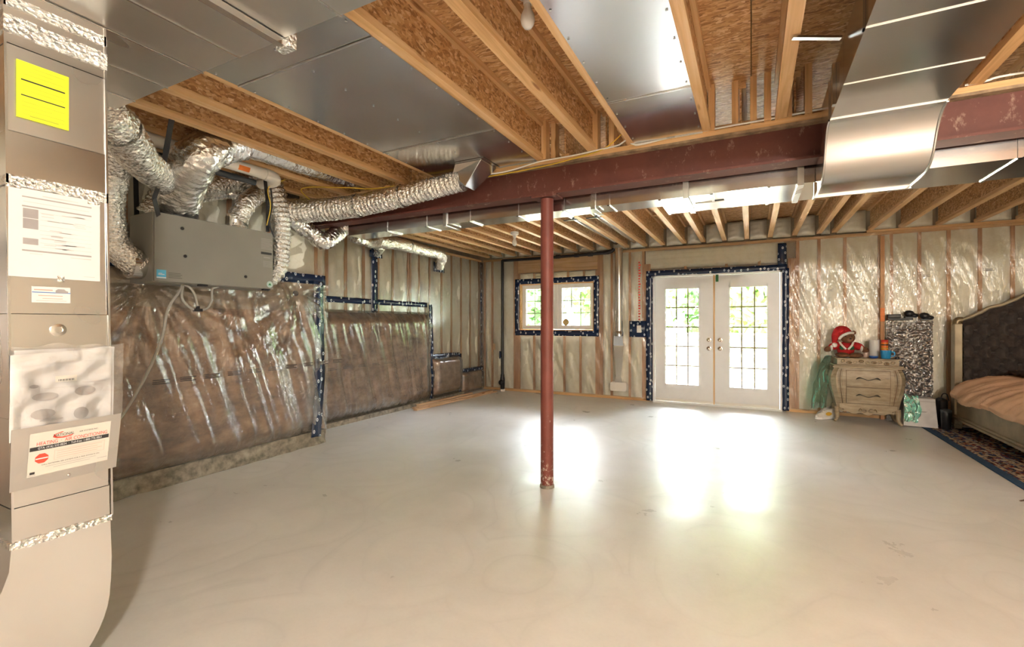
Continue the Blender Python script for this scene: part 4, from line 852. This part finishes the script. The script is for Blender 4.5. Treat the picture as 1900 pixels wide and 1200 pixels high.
for z in zs:
    h = hw(z); bulge = (h - .33) * .5
    vs += [(NX - h, NY0 + .03, z), (NX - h + .05, NY0 - bulge, z), (NX + h - .05, NY0 - bulge, z), (NX + h, NY0 + .03, z), (NX + h, NY1, z), (NX - h, NY1, z)]
fs = [(i*6 + k, i*6 + (k+1) % 6, (i+1)*6 + (k+1) % 6, (i+1)*6 + k) for i in range(22) for k in range(6)] + [tuple(reversed(range(6))), tuple(range(22*6, 23*6))]
m.add(vs, fs); part('body', m, iv, ns)
yf = lambda z: NY0 - (hw(z) - .33) * .5
for s in (-1, 1):     # fluted corner stiles
    for o in (.245, .262, .278): part('stile_moulding', MB().tube([(NX + s * (o + (hw(z) - .33) * .55), yf(z) - .001, z) for z in [.16 + .54 * k / 14 for k in range(15)]], .005, 6), iv if o != .262 else iv_line, ns)
part('top_moulding', MB().box(NX - .375, NX + .375, NY0 - .045, NY1, .716, .738).box(NX - .36, NX + .36, NY0 - .03, NY1, .738, .755), iv, ns, .004)
part('top_tier', MB().box(NX - .325, NX + .325, NY0 + .0, NY1 - .01, .755, .828), iv, ns, .006); part('top_slab', MB().box(NX - .34, NX + .34, NY0 - .015, NY1, .829, .842), iv, ns, .004)
def drawer(z0, z1):
    d = part('drawer', MB().grid(lambda u, v: (NX - .225 + .45 * u, yf(z0 + (z1-z0)*v) - .012, z0 + (z1-z0)*v), 2, 8).box(NX - .225, NX + .225, NY0 - .02, NY0 + .01, z0, z1), iv, ns)
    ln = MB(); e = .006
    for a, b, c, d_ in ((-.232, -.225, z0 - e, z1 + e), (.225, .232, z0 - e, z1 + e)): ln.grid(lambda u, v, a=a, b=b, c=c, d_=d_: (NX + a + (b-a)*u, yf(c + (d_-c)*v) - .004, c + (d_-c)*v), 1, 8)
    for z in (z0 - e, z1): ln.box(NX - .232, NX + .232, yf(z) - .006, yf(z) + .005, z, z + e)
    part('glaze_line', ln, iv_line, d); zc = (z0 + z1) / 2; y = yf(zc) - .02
    P = [(NX - .125, y, zc - .004), (NX - .09, y - .012, zc + .014), (NX - .05, y - .02, zc + .004), (NX, y - .022, zc - .012), (NX + .05, y - .02, zc + .004), (NX + .09, y - .012, zc + .014), (NX + .125, y, zc - .004)]
    C = catmull(P, .008); n = len(C); part('handle', MB().tube(C, lambda i, a: .0045 + .006 * max(0, math.cos((abs(i / (n-1) - .5) - .36) * 9)) ** 3, 8), plain('handle_bronze', (.10, .095, .075), .4, .7), d)
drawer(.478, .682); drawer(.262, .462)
ap = MB(); n = 30; vs = []
for k in range(n + 1):
    u = k / n; x = NX - .30 + .60 * u; zb = .145 + .045 * math.cos(u * 2 * math.pi) ** 2 * (1 if .18 < u < .82 else 1.5) - .06 * math.exp(-((u - .5) / .09) ** 2) - .02
    vs += [(x, NY0 - .015, zb), (x, NY0 - .015, .25), (x, NY0 + .02, .25), (x, NY0 + .02, zb)]
ap.add(vs, [(k*4 + j, (k+1)*4 + j, (k+1)*4 + (j+1) % 4, k*4 + (j+1) % 4) for k in range(n) for j in range(4)]); part('apron', ap, iv, ns)
for s in (-1, 1):
    sp = [(NX + s * (.035 + .03 * math.cos(t) * (1 - t / 9)), NY0 - .022, .165 + .03 * math.sin(t) * (1 - t / 9)) for t in [k * .45 for k in range(14)]]; part('carved_scroll', MB().tube(sp, .008, 8), iv, ns)
    part('carved_scroll', MB().tube([(NX + s * (.065 + .03 * k / 6), NY0 - .02, .175 + .018 * math.sin(k / 6 * 4)) for k in range(7)], .006, 8), iv_dk, ns)
    for (y, nm_) in ((NY0 + .02, 'front'), (NY1 - .04, 'rear')):
        C = catmull([(NX + s * .315, y + .02, .20), (NX + s * .32, y + .012, .13), (NX + s * .318, y, .07), (NX + s * .335, y - .014, .03), (NX + s * .352, y - .028, .012)], .012); part('leg', MB().tube(C, lambda i, a, n=len(C): .034 - .018 * i / n, 10), iv, ns)
for k in range(9):
    u = (k - 4) / 4; part('carved_leaf', MB().ball((NX + u * .26, NY0 - .004, .792 + .012 * math.cos(k * 2.2)), .030 if k % 2 else .022, .012, .018, 10, 6), iv_dk if k % 2 else iv, ns)
    part('carved_leaf', MB().tube([(NX + u * .26 + .02 * math.cos(t), NY0 - .010, .79 + .016 * math.sin(t)) for t in [j * .6 for j in range(8)]], .005, 6), iv, ns)
# ---- things on the nightstand
TZ = .8425
fur = plain('brown_fur', (.17, .075, .035), .95, 0, .35, 60, .8, 200); santa = plain('santa_red', (.45, .01, .012), .8, 0, .2, 50); fluff = plain('white_fluff', (.78, .76, .72), .95, 0, .1, 60, .9, 150); muz = plain('muzzle', (.32, .16, .09), .9); felt = plain('green_felt', (.02, .10, .04), .9)
bx, by = 1.12, 7.62
tb = thing('teddy_bear', (bx, by, TZ), 'brown teddy bear in red Santa hat and coat on the nightstand', 'teddy bear')
R = lambda a, ax: Matrix.Rotation(a, 3, ax)
part('torso', MB().ball((bx, by, TZ + .105), .10, .085, .105), santa, tb)
part('head', MB().ball((bx + .02, by - .03, TZ + .262), .082, .075, .075), fur, tb); part('muzzle', MB().ball((bx + .03, by - .10, TZ + .238), .036, .034, .029), muz, tb); part('nose', MB().ball((bx + .033, by - .134, TZ + .250), .014, .010, .010, 10, 6), black, tb)
for s in (-1, 1): part('eye', MB().ball((bx + .02 + s * .034, by - .096, TZ + .282), .008, .008, .008, 8, 6), black, tb)
part('ear', MB().ball((bx + .085, by - .02, TZ + .328), .028, .018, .028), fur, tb); part('ear', MB().ball((bx - .055, by - .02, TZ + .32), .026, .018, .026), fur, tb)
for s in (-1, 1):
    part('sleeve', MB().ball((bx + s * .12, by - .02, TZ + .15), .085, .05, .05, rot=R(s * .35, 'Y')), santa, tb); part('paw', MB().ball((bx + s * .20, by - .035, TZ + .105), .05, .038, .038, rot=R(s * .4, 'Y')), fur, tb); part('cuff', MB().ball((bx + s * .165, by - .03, TZ + .122), .022, .045, .045), fluff, tb)
    part('leg', MB().ball((bx + s * .075 + .02, by - .13, TZ + .035), .075, .09, .034, rot=R(-s * .5, 'Z')), fur, tb)
    part('coat_trim', MB().tube(catmull([(bx + s * .075, by - .055, TZ + .20), (bx + s * .05, by - .098, TZ + .155), (bx + s * .012, by - .108, TZ + .11)], .02), .013, 8), fluff, tb); part('vest_panel', MB().ball((bx + s * .052, by - .088, TZ + .13), .03, .018, .03, 10, 8), felt, tb)
part('coat_hem', MB().tube([(bx + .112 * math.cos(t), by + .095 * math.sin(t), TZ + .022) for t in [2 * math.pi * k / 24 for k in range(25)]], .020, 8, False), fluff, tb)
C = catmull([(bx - .005, by - .02, TZ + .31), (bx - .03, by - .01, TZ + .352), (bx - .075, by - .015, TZ + .35), (bx - .115, by - .02, TZ + .28), (bx - .13, by - .03, TZ + .19)], .012); n = len(C)
part('hat', MB().tube(C, lambda i, a: .080 - .055 * i / n, 14), santa, tb); part('hat_pompom', MB().ball((bx - .13, by - .05, TZ + .16), .034), fluff, tb)
part('hat_brim', MB().tube(catmull([(bx + .075, by - .045, TZ + .325), (bx + .02, by - .088, TZ + .325), (bx - .045, by - .085, TZ + .29), (bx - .075, by - .04, TZ + .25)], .015), .018, 10), fluff, tb)
def on_stand(x, y): return (x, y, TZ)
kr = thing('paper_roll', on_stand(1.44, 7.68), 'white paper roll standing behind the orange can', 'paper roll'); part('roll', MB().lathe((1.44, 7.68, TZ), [(.018, .001), (.055, .001), (.055, .235), (.018, .235)], 24), paper, kr); part('core', MB().lathe((1.44, 7.68, TZ), [(.019, .003), (.019, .236), (.015, .236), (.015, .003)], 16, cap=False), plank_m, kr)
ja = thing('small_jar', on_stand(1.335, 7.60), 'small pale jar with dark lid next to the bear', 'jar'); part('glass_body', MB().lathe((1.335, 7.60, TZ), [(.03, .001), (.032, .01), (.032, .085), (.026, .1)], 18), plain('jar', (.55, .42, .36), .3), ja); part('lid', MB().lathe((1.335, 7.60, TZ), [(.028, .1005), (.028, .125), (.02, .128)], 18), plain('jar_lid', (.3, .25, .22), .4), ja)
mg = thing('blue_mug', on_stand(1.525, 7.50), 'bright blue plastic mug on the nightstand edge', 'mug'); bl = plain('blue_plastic', (.03, .30, .62), .35, 0, .05)
part('cup', MB().lathe((1.525, 7.50, TZ), [(.044, .001), (.050, .01), (.058, .105), (.054, .105), (.046, .012)], 24), bl, mg); part('handle', MB().tube(catmull([(1.578, 7.50, TZ + .09), (1.61, 7.50, TZ + .085), (1.612, 7.50, TZ + .045), (1.573, 7.50, TZ + .03)], .01), .008, 8), bl, mg)
cn = thing('snack_can', on_stand(1.545, 7.66), 'orange snack can with red top behind the blue mug', 'can')
part('can', MB().lathe((1.545, 7.66, TZ), [(.037, .001), (.037, .205)], 22), orange, cn); part('lid', MB().lathe((1.545, 7.66, TZ), [(.039, .2055), (.039, .235), (.034, .238)], 22), red_plastic, cn)
for z in (.06, .12, .165): part('label_band', MB().lathe((1.545, 7.66, TZ), [(.0374, z), (.0374, z + (.01 if z != .165 else .014))], 22, cap=False), ylw_wire if z != .165 else black, cn)
dl = thing('blue_dish', on_stand(1.395, 7.48), 'small dark blue dish in front of the paper roll', 'dish'); part('bowl', MB().lathe((1.395, 7.48, TZ), [(.03, .001), (.045, .012), (.048, .028), (.043, .028), (.03, .01)], 20), plain('navy', (.02, .07, .30), .4), dl); part('rim', MB().lathe((1.395, 7.48, TZ), [(.0485, .026), (.0495, .029), (.0485, .032), (.042, .030)], 20, cap=False), blueink, dl)
bcap = thing('cosmetic_pot', on_stand(1.635, 7.48), 'small black round pot at the nightstand end', 'pot'); part('shell', MB().lathe((1.635, 7.48, TZ), [(.022, .001), (.024, .02), (.018, .034)], 16), black, bcap); part('rim', MB().lathe((1.635, 7.48, TZ), [(.0245, .004), (.026, .007), (.0245, .010)], 16, cap=False), darkpipe, bcap)
for k, (x, y) in enumerate(((1.16, 7.49), (1.22, 7.50), (1.06, 7.50))):
    tp = thing('trinket', on_stand(x, y), ('tiny gold trinket under the bear paw nearest the jar', 'tiny gold trinket between the jar and the bear', 'tiny gold trinket on the green wrap side of the bear')[k], 'trinket', 'trinkets before the bear'); part('bead', MB().ball((x, y, TZ + .016), .022, .012, .014, 10, 6), brass, tp); part('ring', MB().tube([(x + .018 * math.cos(t), y - .015, TZ + .0195 + .014 * math.sin(t)) for t in [j * .63 for j in range(11)]], .003, 6), plain('gold', (.55, .35, .12), .3, 1), tp)
# green wrapping film hanging off both sides
solo('green_wrap', MB().grid(lambda u, v: (.955 - .14 * v ** .6 + .20 * (u - .5) * min(1, .4 + v) + .03 * nz(u * 4, v * 5, 1), 7.50 + .22 * u + .02 * nz(u * 5, v * 4, 7), .855 - .72 * v ** 1.5 + .03 * nz(u * 3, v * 6, 3)), 24, 40), green_film, 'green plastic wrap hanging off the bear side of the nightstand', 'plastic wrap')
solo('green_wrap', MB().grid(lambda u, v: (1.70 + .16 * u * (1 - .4 * abs(v - .5)) + .02 * nz(u * 5, v * 5, 11), 7.455 - .03 * u + .05 * nz(u * 4, v * 4, 13), .40 - .33 * v + .03 * nz(u * 3, v * 6, 3)), 20, 30), green_film, 'green plastic wrap bunched between nightstand and white carton', 'plastic wrap')
# sneakers
def sneaker(x, y, rz, label):
    r = thing('sneaker', (x, y, 0), label, 'shoe', 'white sneakers by the nightstand'); ca, sa = math.cos(rz), math.sin(rz)
    T = lambda p: (x + p[0]*ca - p[1]*sa, y + p[0]*sa + p[1]*ca, p[2])
    so_ = [(-.14, -.03), (-.12, -.045), (0, -.042), (.09, -.05), (.14, -.025), (.145, .01), (.09, .045), (0, .035), (-.12, .04), (-.14, .02)]
    mm = MB().prism(so_, 'z', .002, .034); mm.v = [T(v) for v in mm.v]; part('sole', mm, white, r, .006)
    K = [(-.13, .035, .11, .0), (-.08, .037, .105, 0), (-.02, .037, .095, 0), (.04, .040, .07, 0), (.09, .042, .05, 0), (.13, .028, .035, 0)]; mm = MB(); vs = []
    for px_, w_, h_, _ in K:
        for t in range(9): a = math.pi * t / 8; vs.append(T((px_, w_ * math.cos(a), .034 + h_ * math.sin(a) ** .7)))
    mm.add(vs, [(i*9 + t, i*9 + t + 1, (i+1)*9 + t + 1, (i+1)*9 + t) for i in range(5) for t in range(8)] + [tuple(range(9)), tuple(range(45, 54))], True); part('upper', mm, plain('sneaker_white', (.72, .70, .66), .6), r)
    for s in (-1, 1): q = MB().ball((-.02, s * .036, .075), .05, .006, .025, 10, 6); q.v = [T(v) for v in q.v]; part('side_panel', q, plain('sneaker_yellow', (.70, .42, .04), .6), r)
    q = MB()
    for k in range(4): q.bar(T((.0 + k * .022, -.025, .125 - k * .014)), T((.0 + k * .022, .025, .125 - k * .014)), .008, .006)
    part('laces', q, fluff, r)
sneaker(.885, 7.56, -2.5, 'white and yellow sneaker beside the front leg of nightstand'); sneaker(.905, 7.76, -2.3, 'white and yellow sneaker tucked behind another under green wrap')
# ================================================================= THINGS BETWEEN NIGHTSTAND AND BED
wp = thing('wrapped_panel', (1.82, 7.80, 0), 'tall dark panel wrapped in shiny clear plastic leaning by the wall', 'panel')
part('panel', MB().box(1.60, 2.05, 7.80, 7.855, .002, 1.315), plain('panel_taupe', (.085, .066, .062), .6, 0, .25, 12), wp, .015)
part('plastic_wrap', MB().grid(lambda u, v: (1.585 + .48 * u, 7.785 + .020 * nz(u * 12, v * 32, 3) - .010 * nz(u * 25, v * 60, 1), .0 + 1.335 * v + .008 * nz(u * 9, 1, 4)), 50, 120), bubble, wp)
part('plastic_edge', MB().grid(lambda u, v: (2.062 + .02 * nz(u * 8, v * 40, 6), 7.785 + .08 * u, .0 + 1.33 * v), 6, 70), bubble, wp)
bt_ = thing('black_tray', (1.69, 7.80, 1.335), 'flat black tray lying on top of the wrapped panel', 'tray'); part('base', MB().box(1.60, 1.86, 7.76, 7.87, 1.337, 1.365), black, bt_, .004); part('rim', MB().box(1.60, 1.74, 7.765, 7.865, 1.3655, 1.415), black, bt_, .008)
for k, (x, lab) in enumerate(((1.835, 'black shoe nearer the tray on top of the wrapped panel'), (1.99, 'black shoe at the far end on top of the wrapped panel'))):
    sh_ = thing('black_shoe', (x, 7.81, 1.335), lab, 'shoe', 'black shoes on the wrapped panel'); z0 = 1.366 if k == 0 else 1.337
    part('upper', MB().ball((x, 7.81, z0 + .055), .055, .045, .045, rot=R(.3, 'Y')), black, sh_); part('toe', MB().ball((x + .045, 7.80, z0 + .032), .045, .038, .030), black, sh_); part('sole', MB().box(x - .05, x + .07, 7.775, 7.845, z0 + .0, z0 + .014), darkpipe, sh_)
bx_ = thing('white_carton', (1.86, 7.6, 0), 'white cardboard carton with grey print between nightstand and bed', 'carton'); part('box', MB().add([(1.70,7.48,.01),(2.03,7.46,.01),(2.03,7.70,.01),(1.70,7.70,.01),(1.71,7.52,.36),(2.01,7.50,.36),(2.01,7.70,.36),(1.71,7.70,.36)], [(3,2,1,0),(4,5,6,7),(0,1,5,4),(1,2,6,5),(2,3,7,6),(3,0,4,7)]), plain('carton_white', (.62, .61, .61), .6), bx_, .004)
part('print', join(*[MB().box(a, b, 7.466 + z * .11, 7.47 + z * .11, z, z + .012) for a, b, z in ((1.80, 1.86, .25), (1.80, 1.94, .19), (1.80, 1.87, .14), (1.95, 1.99, .07), (1.95, 1.99, .09))]), ink_grey, bx_); part('lid_line', MB().box(1.71, 2.01, 7.494, 7.502, .322, .326), ink_grey, bx_)
tm = thing('black_tumbler', (2.09, 7.42, 0), 'black lidded tumbler standing by the bed post', 'tumbler'); part('cup', MB().lathe((2.09, 7.42, .012), [(.035, .001), (.045, .01), (.052, .2), (.05, .21)], 20), black, tm); part('lid', MB().lathe((2.09, 7.42, .012), [(.055, .211), (.055, .235), (.04, .245), (.02, .246)], 20), darkpipe, tm)
bb = thing('black_bag', (2.14, 7.7, 0), 'black bag slumped behind the tumbler beside the bed', 'bag'); part('sack', MB().box(2.07, 2.155, 7.56, 7.74, .012, .36), plain('bag_black', (.012, .01, .012), .6), bb, .03); part('handle', MB().tube(catmull([(2.08, 7.58, .34), (2.10, 7.575, .42), (2.14, 7.575, .42), (2.16, 7.58, .34)], .02), .006, 6), black, bb); part('tag', MB().box(2.13, 2.17, 7.572, 7.578, .10, .2), plain('maroon', (.09, .02, .04)), bb)
# ================================================================= RUG AND BED
def rugm():
    t = NT('oriental_rug'); v = t.vor(t.map((1, 1, 0)), 34); w_ = t.vor(t.map((1, 1, 0)), 9); x = t.n('ShaderNodeSeparateColor'); t.l(v.outputs['Color'], x.inputs[0])
    c = t.ramp(x.outputs[0], [(0, (.03, .05, .12)), (.22, (.16, .035, .03)), (.4, (.035, .03, .03)), (.52, (.40, .29, .19)), (.70, (.06, .11, .20)), (.80, (.50, .43, .33))], 'CONSTANT')
    c = t.mix(t.ramp(w_.outputs['Distance'], [(.3, (0,0,0)), (.34, (.5,)*3), (.38, (0,0,0))]), c, (.40, .32, .22)); t.bump(t.noise(t.pos, 250, 2).outputs[0], .5, .004); return t.set(c, .95, 0, .1)
rg = thing('rug', (3.0, 6.25, 0), 'patterned oriental rug with dark blue border under the bed', 'rug'); RM = rugm()
rx0, rx1, ry0, ry1 = 1.88, 4.5, 4.85, 7.68
part('pile', MB().box(rx0 + .075, rx1 - .075, ry0 + .06, ry1 - .06, .001, .011), RM, rg)
navy_r = plain('rug_blue', (.012, .055, .13), .95, 0, .2, 60); bd = MB(); bd.box(rx0, rx0 + .074, ry0, ry1, .001, .0105).box(rx1 - .074, rx1, ry0, ry1, .001, .0105).box(rx0 + .0745, rx1 - .0745, ry0, ry0 + .059, .001, .0105).box(rx0 + .0745, rx1 - .0745, ry1 - .059, ry1, .001, .0105); part('border', bd, navy_r, rg)
strip = MB()
for off, w_ in ((.095, .014), (.24, .014), (.26, .006)): strip.box(rx0 + off, rx0 + off + w_, ry0 + off, ry1 - off, .0113, .0122)
part('border_stripe', strip, plain('rug_cream', (.38, .30, .20), .95, 0, .3, 60), rg)
fl_ = MB()
for k in range(70):
    y = ry0 - .005; x = rx0 - .06 + .012 * k + .01 * random.random(); fl_.bar((x + .05, y, .008), (x - .05 - .05 * random.random(), y - .07 - .06 * random.random(), .004), .008, .004)
part('fringe', fl_, plain('fringe', (.16, .10, .07), .95, 0, .5, 40), rg, kind='stuff')
BX0, BX1, BY = 2.20, 4.16, 7.60; bc_ = (BX0 + BX1) / 2
bed = thing('bed', (bc_, 6.5, .012), 'ivory framed bed with dark tufted headboard and peach bedding', 'bed')
gw = plain('champagne_wood', (.38, .32, .22), .35, .25, .2, 6)
TOPK = [(BX0 + .07, 1.33), (2.36, 1.365), (2.45, 1.42), (2.54, 1.485), (2.64, 1.51), (2.74, 1.56), (2.86, 1.64), (3.0, 1.69), (bc_, 1.705)]
def topz(x):
    x = x if x <= bc_ else 2 * bc_ - x
    for (a, p), (b, q_) in zip(TOPK, TOPK[1:]):
        if x <= b: t = max(0, (x - a) / (b - a)); t = t * t * (3 - 2 * t) * .4 + t * .6; return p + (q_ - p) * t
    return TOPK[-1][1]
hbx = [BX0 + .08 + (BX1 - BX0 - .16) * k / 60 for k in range(61)]
part('headboard_back', MB().prism([(x, topz(x) + .005) for x in hbx] + [(BX1 - .08, .3), (BX0 + .08, .3)], 'y', BY + .055, BY + .07), gw, bed)
velvet = plain('taupe_velvet', (.058, .045, .040), .85, 0, .2, 30)
tuft = [(2.34 + .155 * i + (.0775 if j % 2 else 0), 1.62 - .135 * j) for j in range(9) for i in range(12)]
def hbf(u, v):
    x = BX0 + .09 + (BX1 - BX0 - .18) * u; z = .45 + (topz(x) - .02 - .45) * v; d = min(math.hypot(x - a, z - b) for a, b in tuft)
    a = (x - 2.34) / .155 + (z - 1.62) / .27; b = (x - 2.34) / .155 - (z - 1.62) / .27; cr = min(abs(a - round(a)), abs(b - round(b)))
    return (x, BY + .050 - .115 * min(1, d / .085) ** .7 * (.62 + .38 * min(1, cr / .16) ** .6) * min(1, (1 - v) * 14 + .05), z)
part('tufted_panel', MB().grid(hbf, 220, 130), velvet, bed)
bm_ = MB().ball((0, 0, 0), .030, .014, .014, 10, 6).mesh('button'); bm_.materials.append(velvet)
for a, b in tuft:
    if BX0 + .12 < a < BX1 - .12 and .6 < b < topz(a) - .05: inst('button', bm_, bed, (a, BY + .024, b))
part('headboard_rim', MB().tube([(x, BY - .005, topz(x) + .006) for x in hbx], .020, 10), gw, bed)
for s, x in ((1, BX0 + .04), (-1, BX1 - .04)):
    part('bed_post', MB().box(x - .038, x + .038, BY - .06, BY + .06, .06, 1.29), gw, bed, .008); part('post_cap', MB().tube(catmull([(x, BY, 1.27), (x, BY, 1.31), (x + s * .012, BY, 1.335), (x + s * .05, BY - .002, 1.335)], .01), .040, 12), plain('gold_cap', (.20, .15, .08), .35, .4), bed)
    part('post_foot', frus(x, BY, .0122, .06, .03, .045, .045, .06), gw, bed)
    part('side_rail', MB().box(x - .02, x + .02, 5.45, BY - .062, .16, .44), gw, bed, .005); part('rail_moulding', MB().box(x - .04 * s - .02, x - .0 * s - .0, 5.45, BY - .065, .135, .158).tube([(x - s * .03, 5.45, .17), (x - s * .03, 6.5, .17), (x - s * .03, BY - .065, .17)], .016, 8), gw, bed)
part('footboard', MB().box(BX0, BX1, 5.38, 5.445, .10, .62), gw, bed, .01)
for x in (BX0 + .06, BX1 - .06): part('foot_leg', frus(x, 5.41, .0122, .10, .025, .025, .04, .03), gw, bed)
mt = thing('mattress', (bc_, 6.5, .30), 'peach sheeted mattress resting inside the ivory bed frame', 'mattress'); peach = plain('peach_cotton', (.72, .47, .31), .85, 0, .08, 5, .2, 30)
part('ticking', MB().box(BX0 + .09, BX1 - .09, 5.5, BY - .09, .30, .58), peach, mt, .05); part('slats', MB().box(BX0 + .062, BX1 - .062, 5.5, BY - .09, .27, .2995), plank_m, mt)
def duv(u, v):      # u across from the left hem, v along the bed
    y = 5.46 + 1.98 * v; K = [(0, 2.10, .40), (.06, 2.085, .45), (.13, 2.13, .54), (.22, 2.24, .63), (.34, 2.42, .70), (.55, 2.75, .70), (1, 3.9, .64)]
    for a, b in zip(K, K[1:]):
        if u <= b[0]: t = (u - a[0]) / (b[0] - a[0]); x = a[1] + (b[1]-a[1])*t; z = a[2] + (b[2]-a[2])*t; break
    hd = 1 - (1 - min(1, (1 - v) * 8)) ** 2; x += (1 - hd) * .12 * (1 - u)
    fo = fold(y + .3 * u, u * 1.6, 31, .018, 4, .8, .5); return (x - fo * (1.3 if u < .3 else .2) - .05 * nz(y * 1.7, u * 3, 2) * (1 - u), y, max(.595 if u > .34 else .4, z + fo * .9 + .03 * nz(y * 2, u * 4, 8) - (1 - hd) * .06))
dv = solo('duvet', MB().grid(duv, 70, 90), peach, 'peach duvet bulging over the side rail of the bed', 'duvet'); s_ = dv.modifiers.new('t', 'SOLIDIFY'); s_.thickness = .012; s_.offset = -1
dt = solo('dark_throw', MB().grid(lambda u, v: (2.58 + .95 * u + .04 * nz(v * 5, 1, 1), 6.55 + .72 * v + .2 * u * (v - .6), .752 + .03 * nz(u * 4, v * 4, 2) + .02 * math.sin(u * 9)), 30, 30), plain('brown_throw', (.045, .026, .017), .9, 0, .3, 12), 'dark brown throw lying on the peach duvet', 'blanket'); s_ = dt.modifiers.new('t', 'SOLIDIFY'); s_.thickness = .03; s_.offset = -1
# ================================================================= OUTSIDE
solo('lawn', MB().box(-40, 40, -40, 70, -.25, -.13), plain('grass', (.40, .41, .27), .9, 0, .3, 3), 'bright green lawn outside behind the garden door', 'lawn', kind='structure'); solo('patio', MB().box(-8, 8, 8.16, 11.0, -.12, -.03), plain('patio', (.60, .58, .54), .8, 0, .1, 3), 'pale concrete patio outside the garden door', 'patio', kind='structure')
fe = thing('chain_fence', (0, 15, -.12), 'chain link fence across the garden beyond the patio', 'fence')
for k in range(9): part('post', MB().tube([(-12 + k * 2.6, 15, -.12), (-12 + k * 2.6, 15, 1.0)], .03, 8), galv_dull, fe)
part('rail', MB().tube([(-12, 15, .98), (9, 15, .98)], .02, 8), galv_dull, fe); nt_ = MB()
for k in range(-18, 300):
    x = -12 + k * .07
    for s in (-1, 1):
        a = x if s == 1 else x + 1.05; b = x + 1.05 if s == 1 else x
        nt_.bar((max(-12, min(9, a)), 15 + .003 * s, -.1), (max(-12, min(9, b)), 15 + .003 * s, .96), .007, .004)
part('wire_mesh', nt_, galv_dull, fe, kind='stuff')
leafm = [plain('leaf_%d' % k, c, .6, 0, .35, 2) for k, c in enumerate(((.16, .30, .07), (.24, .38, .10), (.11, .22, .07)))]
def tree(x, y, h, r, k, lab):
    t = thing('garden_tree', (x, y, -.2), lab, 'tree', 'trees beyond the fence'); rnd = random.Random(int(x * 10))
    part('trunk', MB().tube([(x, y, -.2), (x + .1, y, h * .3), (x - .1, y, h * .6)], lambda i, a: .22 - .06 * i, 8), plank_m, t); m = MB()
    for q in range(2600):
        d = Vector((rnd.gauss(0, 1), rnd.gauss(0, 1), rnd.gauss(0, 1))).normalized() * (rnd.random() ** .4); n1 = nz(d.x * 2 + x, d.y * 2, d.z * 2) 
        c = Vector((x + d.x * r * (1 + .3 * n1), y + d.y * r, h * .52 + d.z * h * .5 * (1 + .5 * n1))); s = .16 + .16 * rnd.random(); a = Vector((rnd.gauss(0, 1), rnd.gauss(0, 1), rnd.gauss(0, 1))).normalized(); b = a.orthogonal().normalized()
        m.add([c - a * s, c + b * s * .6, c + a * s, c - b * s * .6], [(0, 1, 2, 3)])
    part('foliage', m, leafm[k], t)
for x, y, h, r, k, lab in ((-16.2, 20, 7, 2.7, 1, 'leafy green tree furthest toward the window side beyond the fence'), (-10.2, 19.5, 6, 2.6, 2, 'darker round tree filling the window view behind the fence'), (-4.6, 19.5, 6.5, 2.5, 0, 'mid green tree between window view and garden door view'), (.6, 20, 6, 2.0, 1, 'pale green tree straight behind the garden door fence'), (5.8, 20, 7, 2.5, 2, 'dark tree beyond the fence past the right door leaf'), (-13.4, 27, 9, 2.6, 0, 'tall tree standing in the rear row behind the window trees'), (-7.4, 27, 9, 2.6, 1, 'tall pale tree in the rear row between the front trees'), (-1.8, 27, 9, 2.6, 2, 'tall dark tree in the rear row behind the door trees'), (3.6, 27, 9, 2.6, 0, 'tall green tree in the rear row past the right door leaf')): tree(x, y, h, r, k, lab)
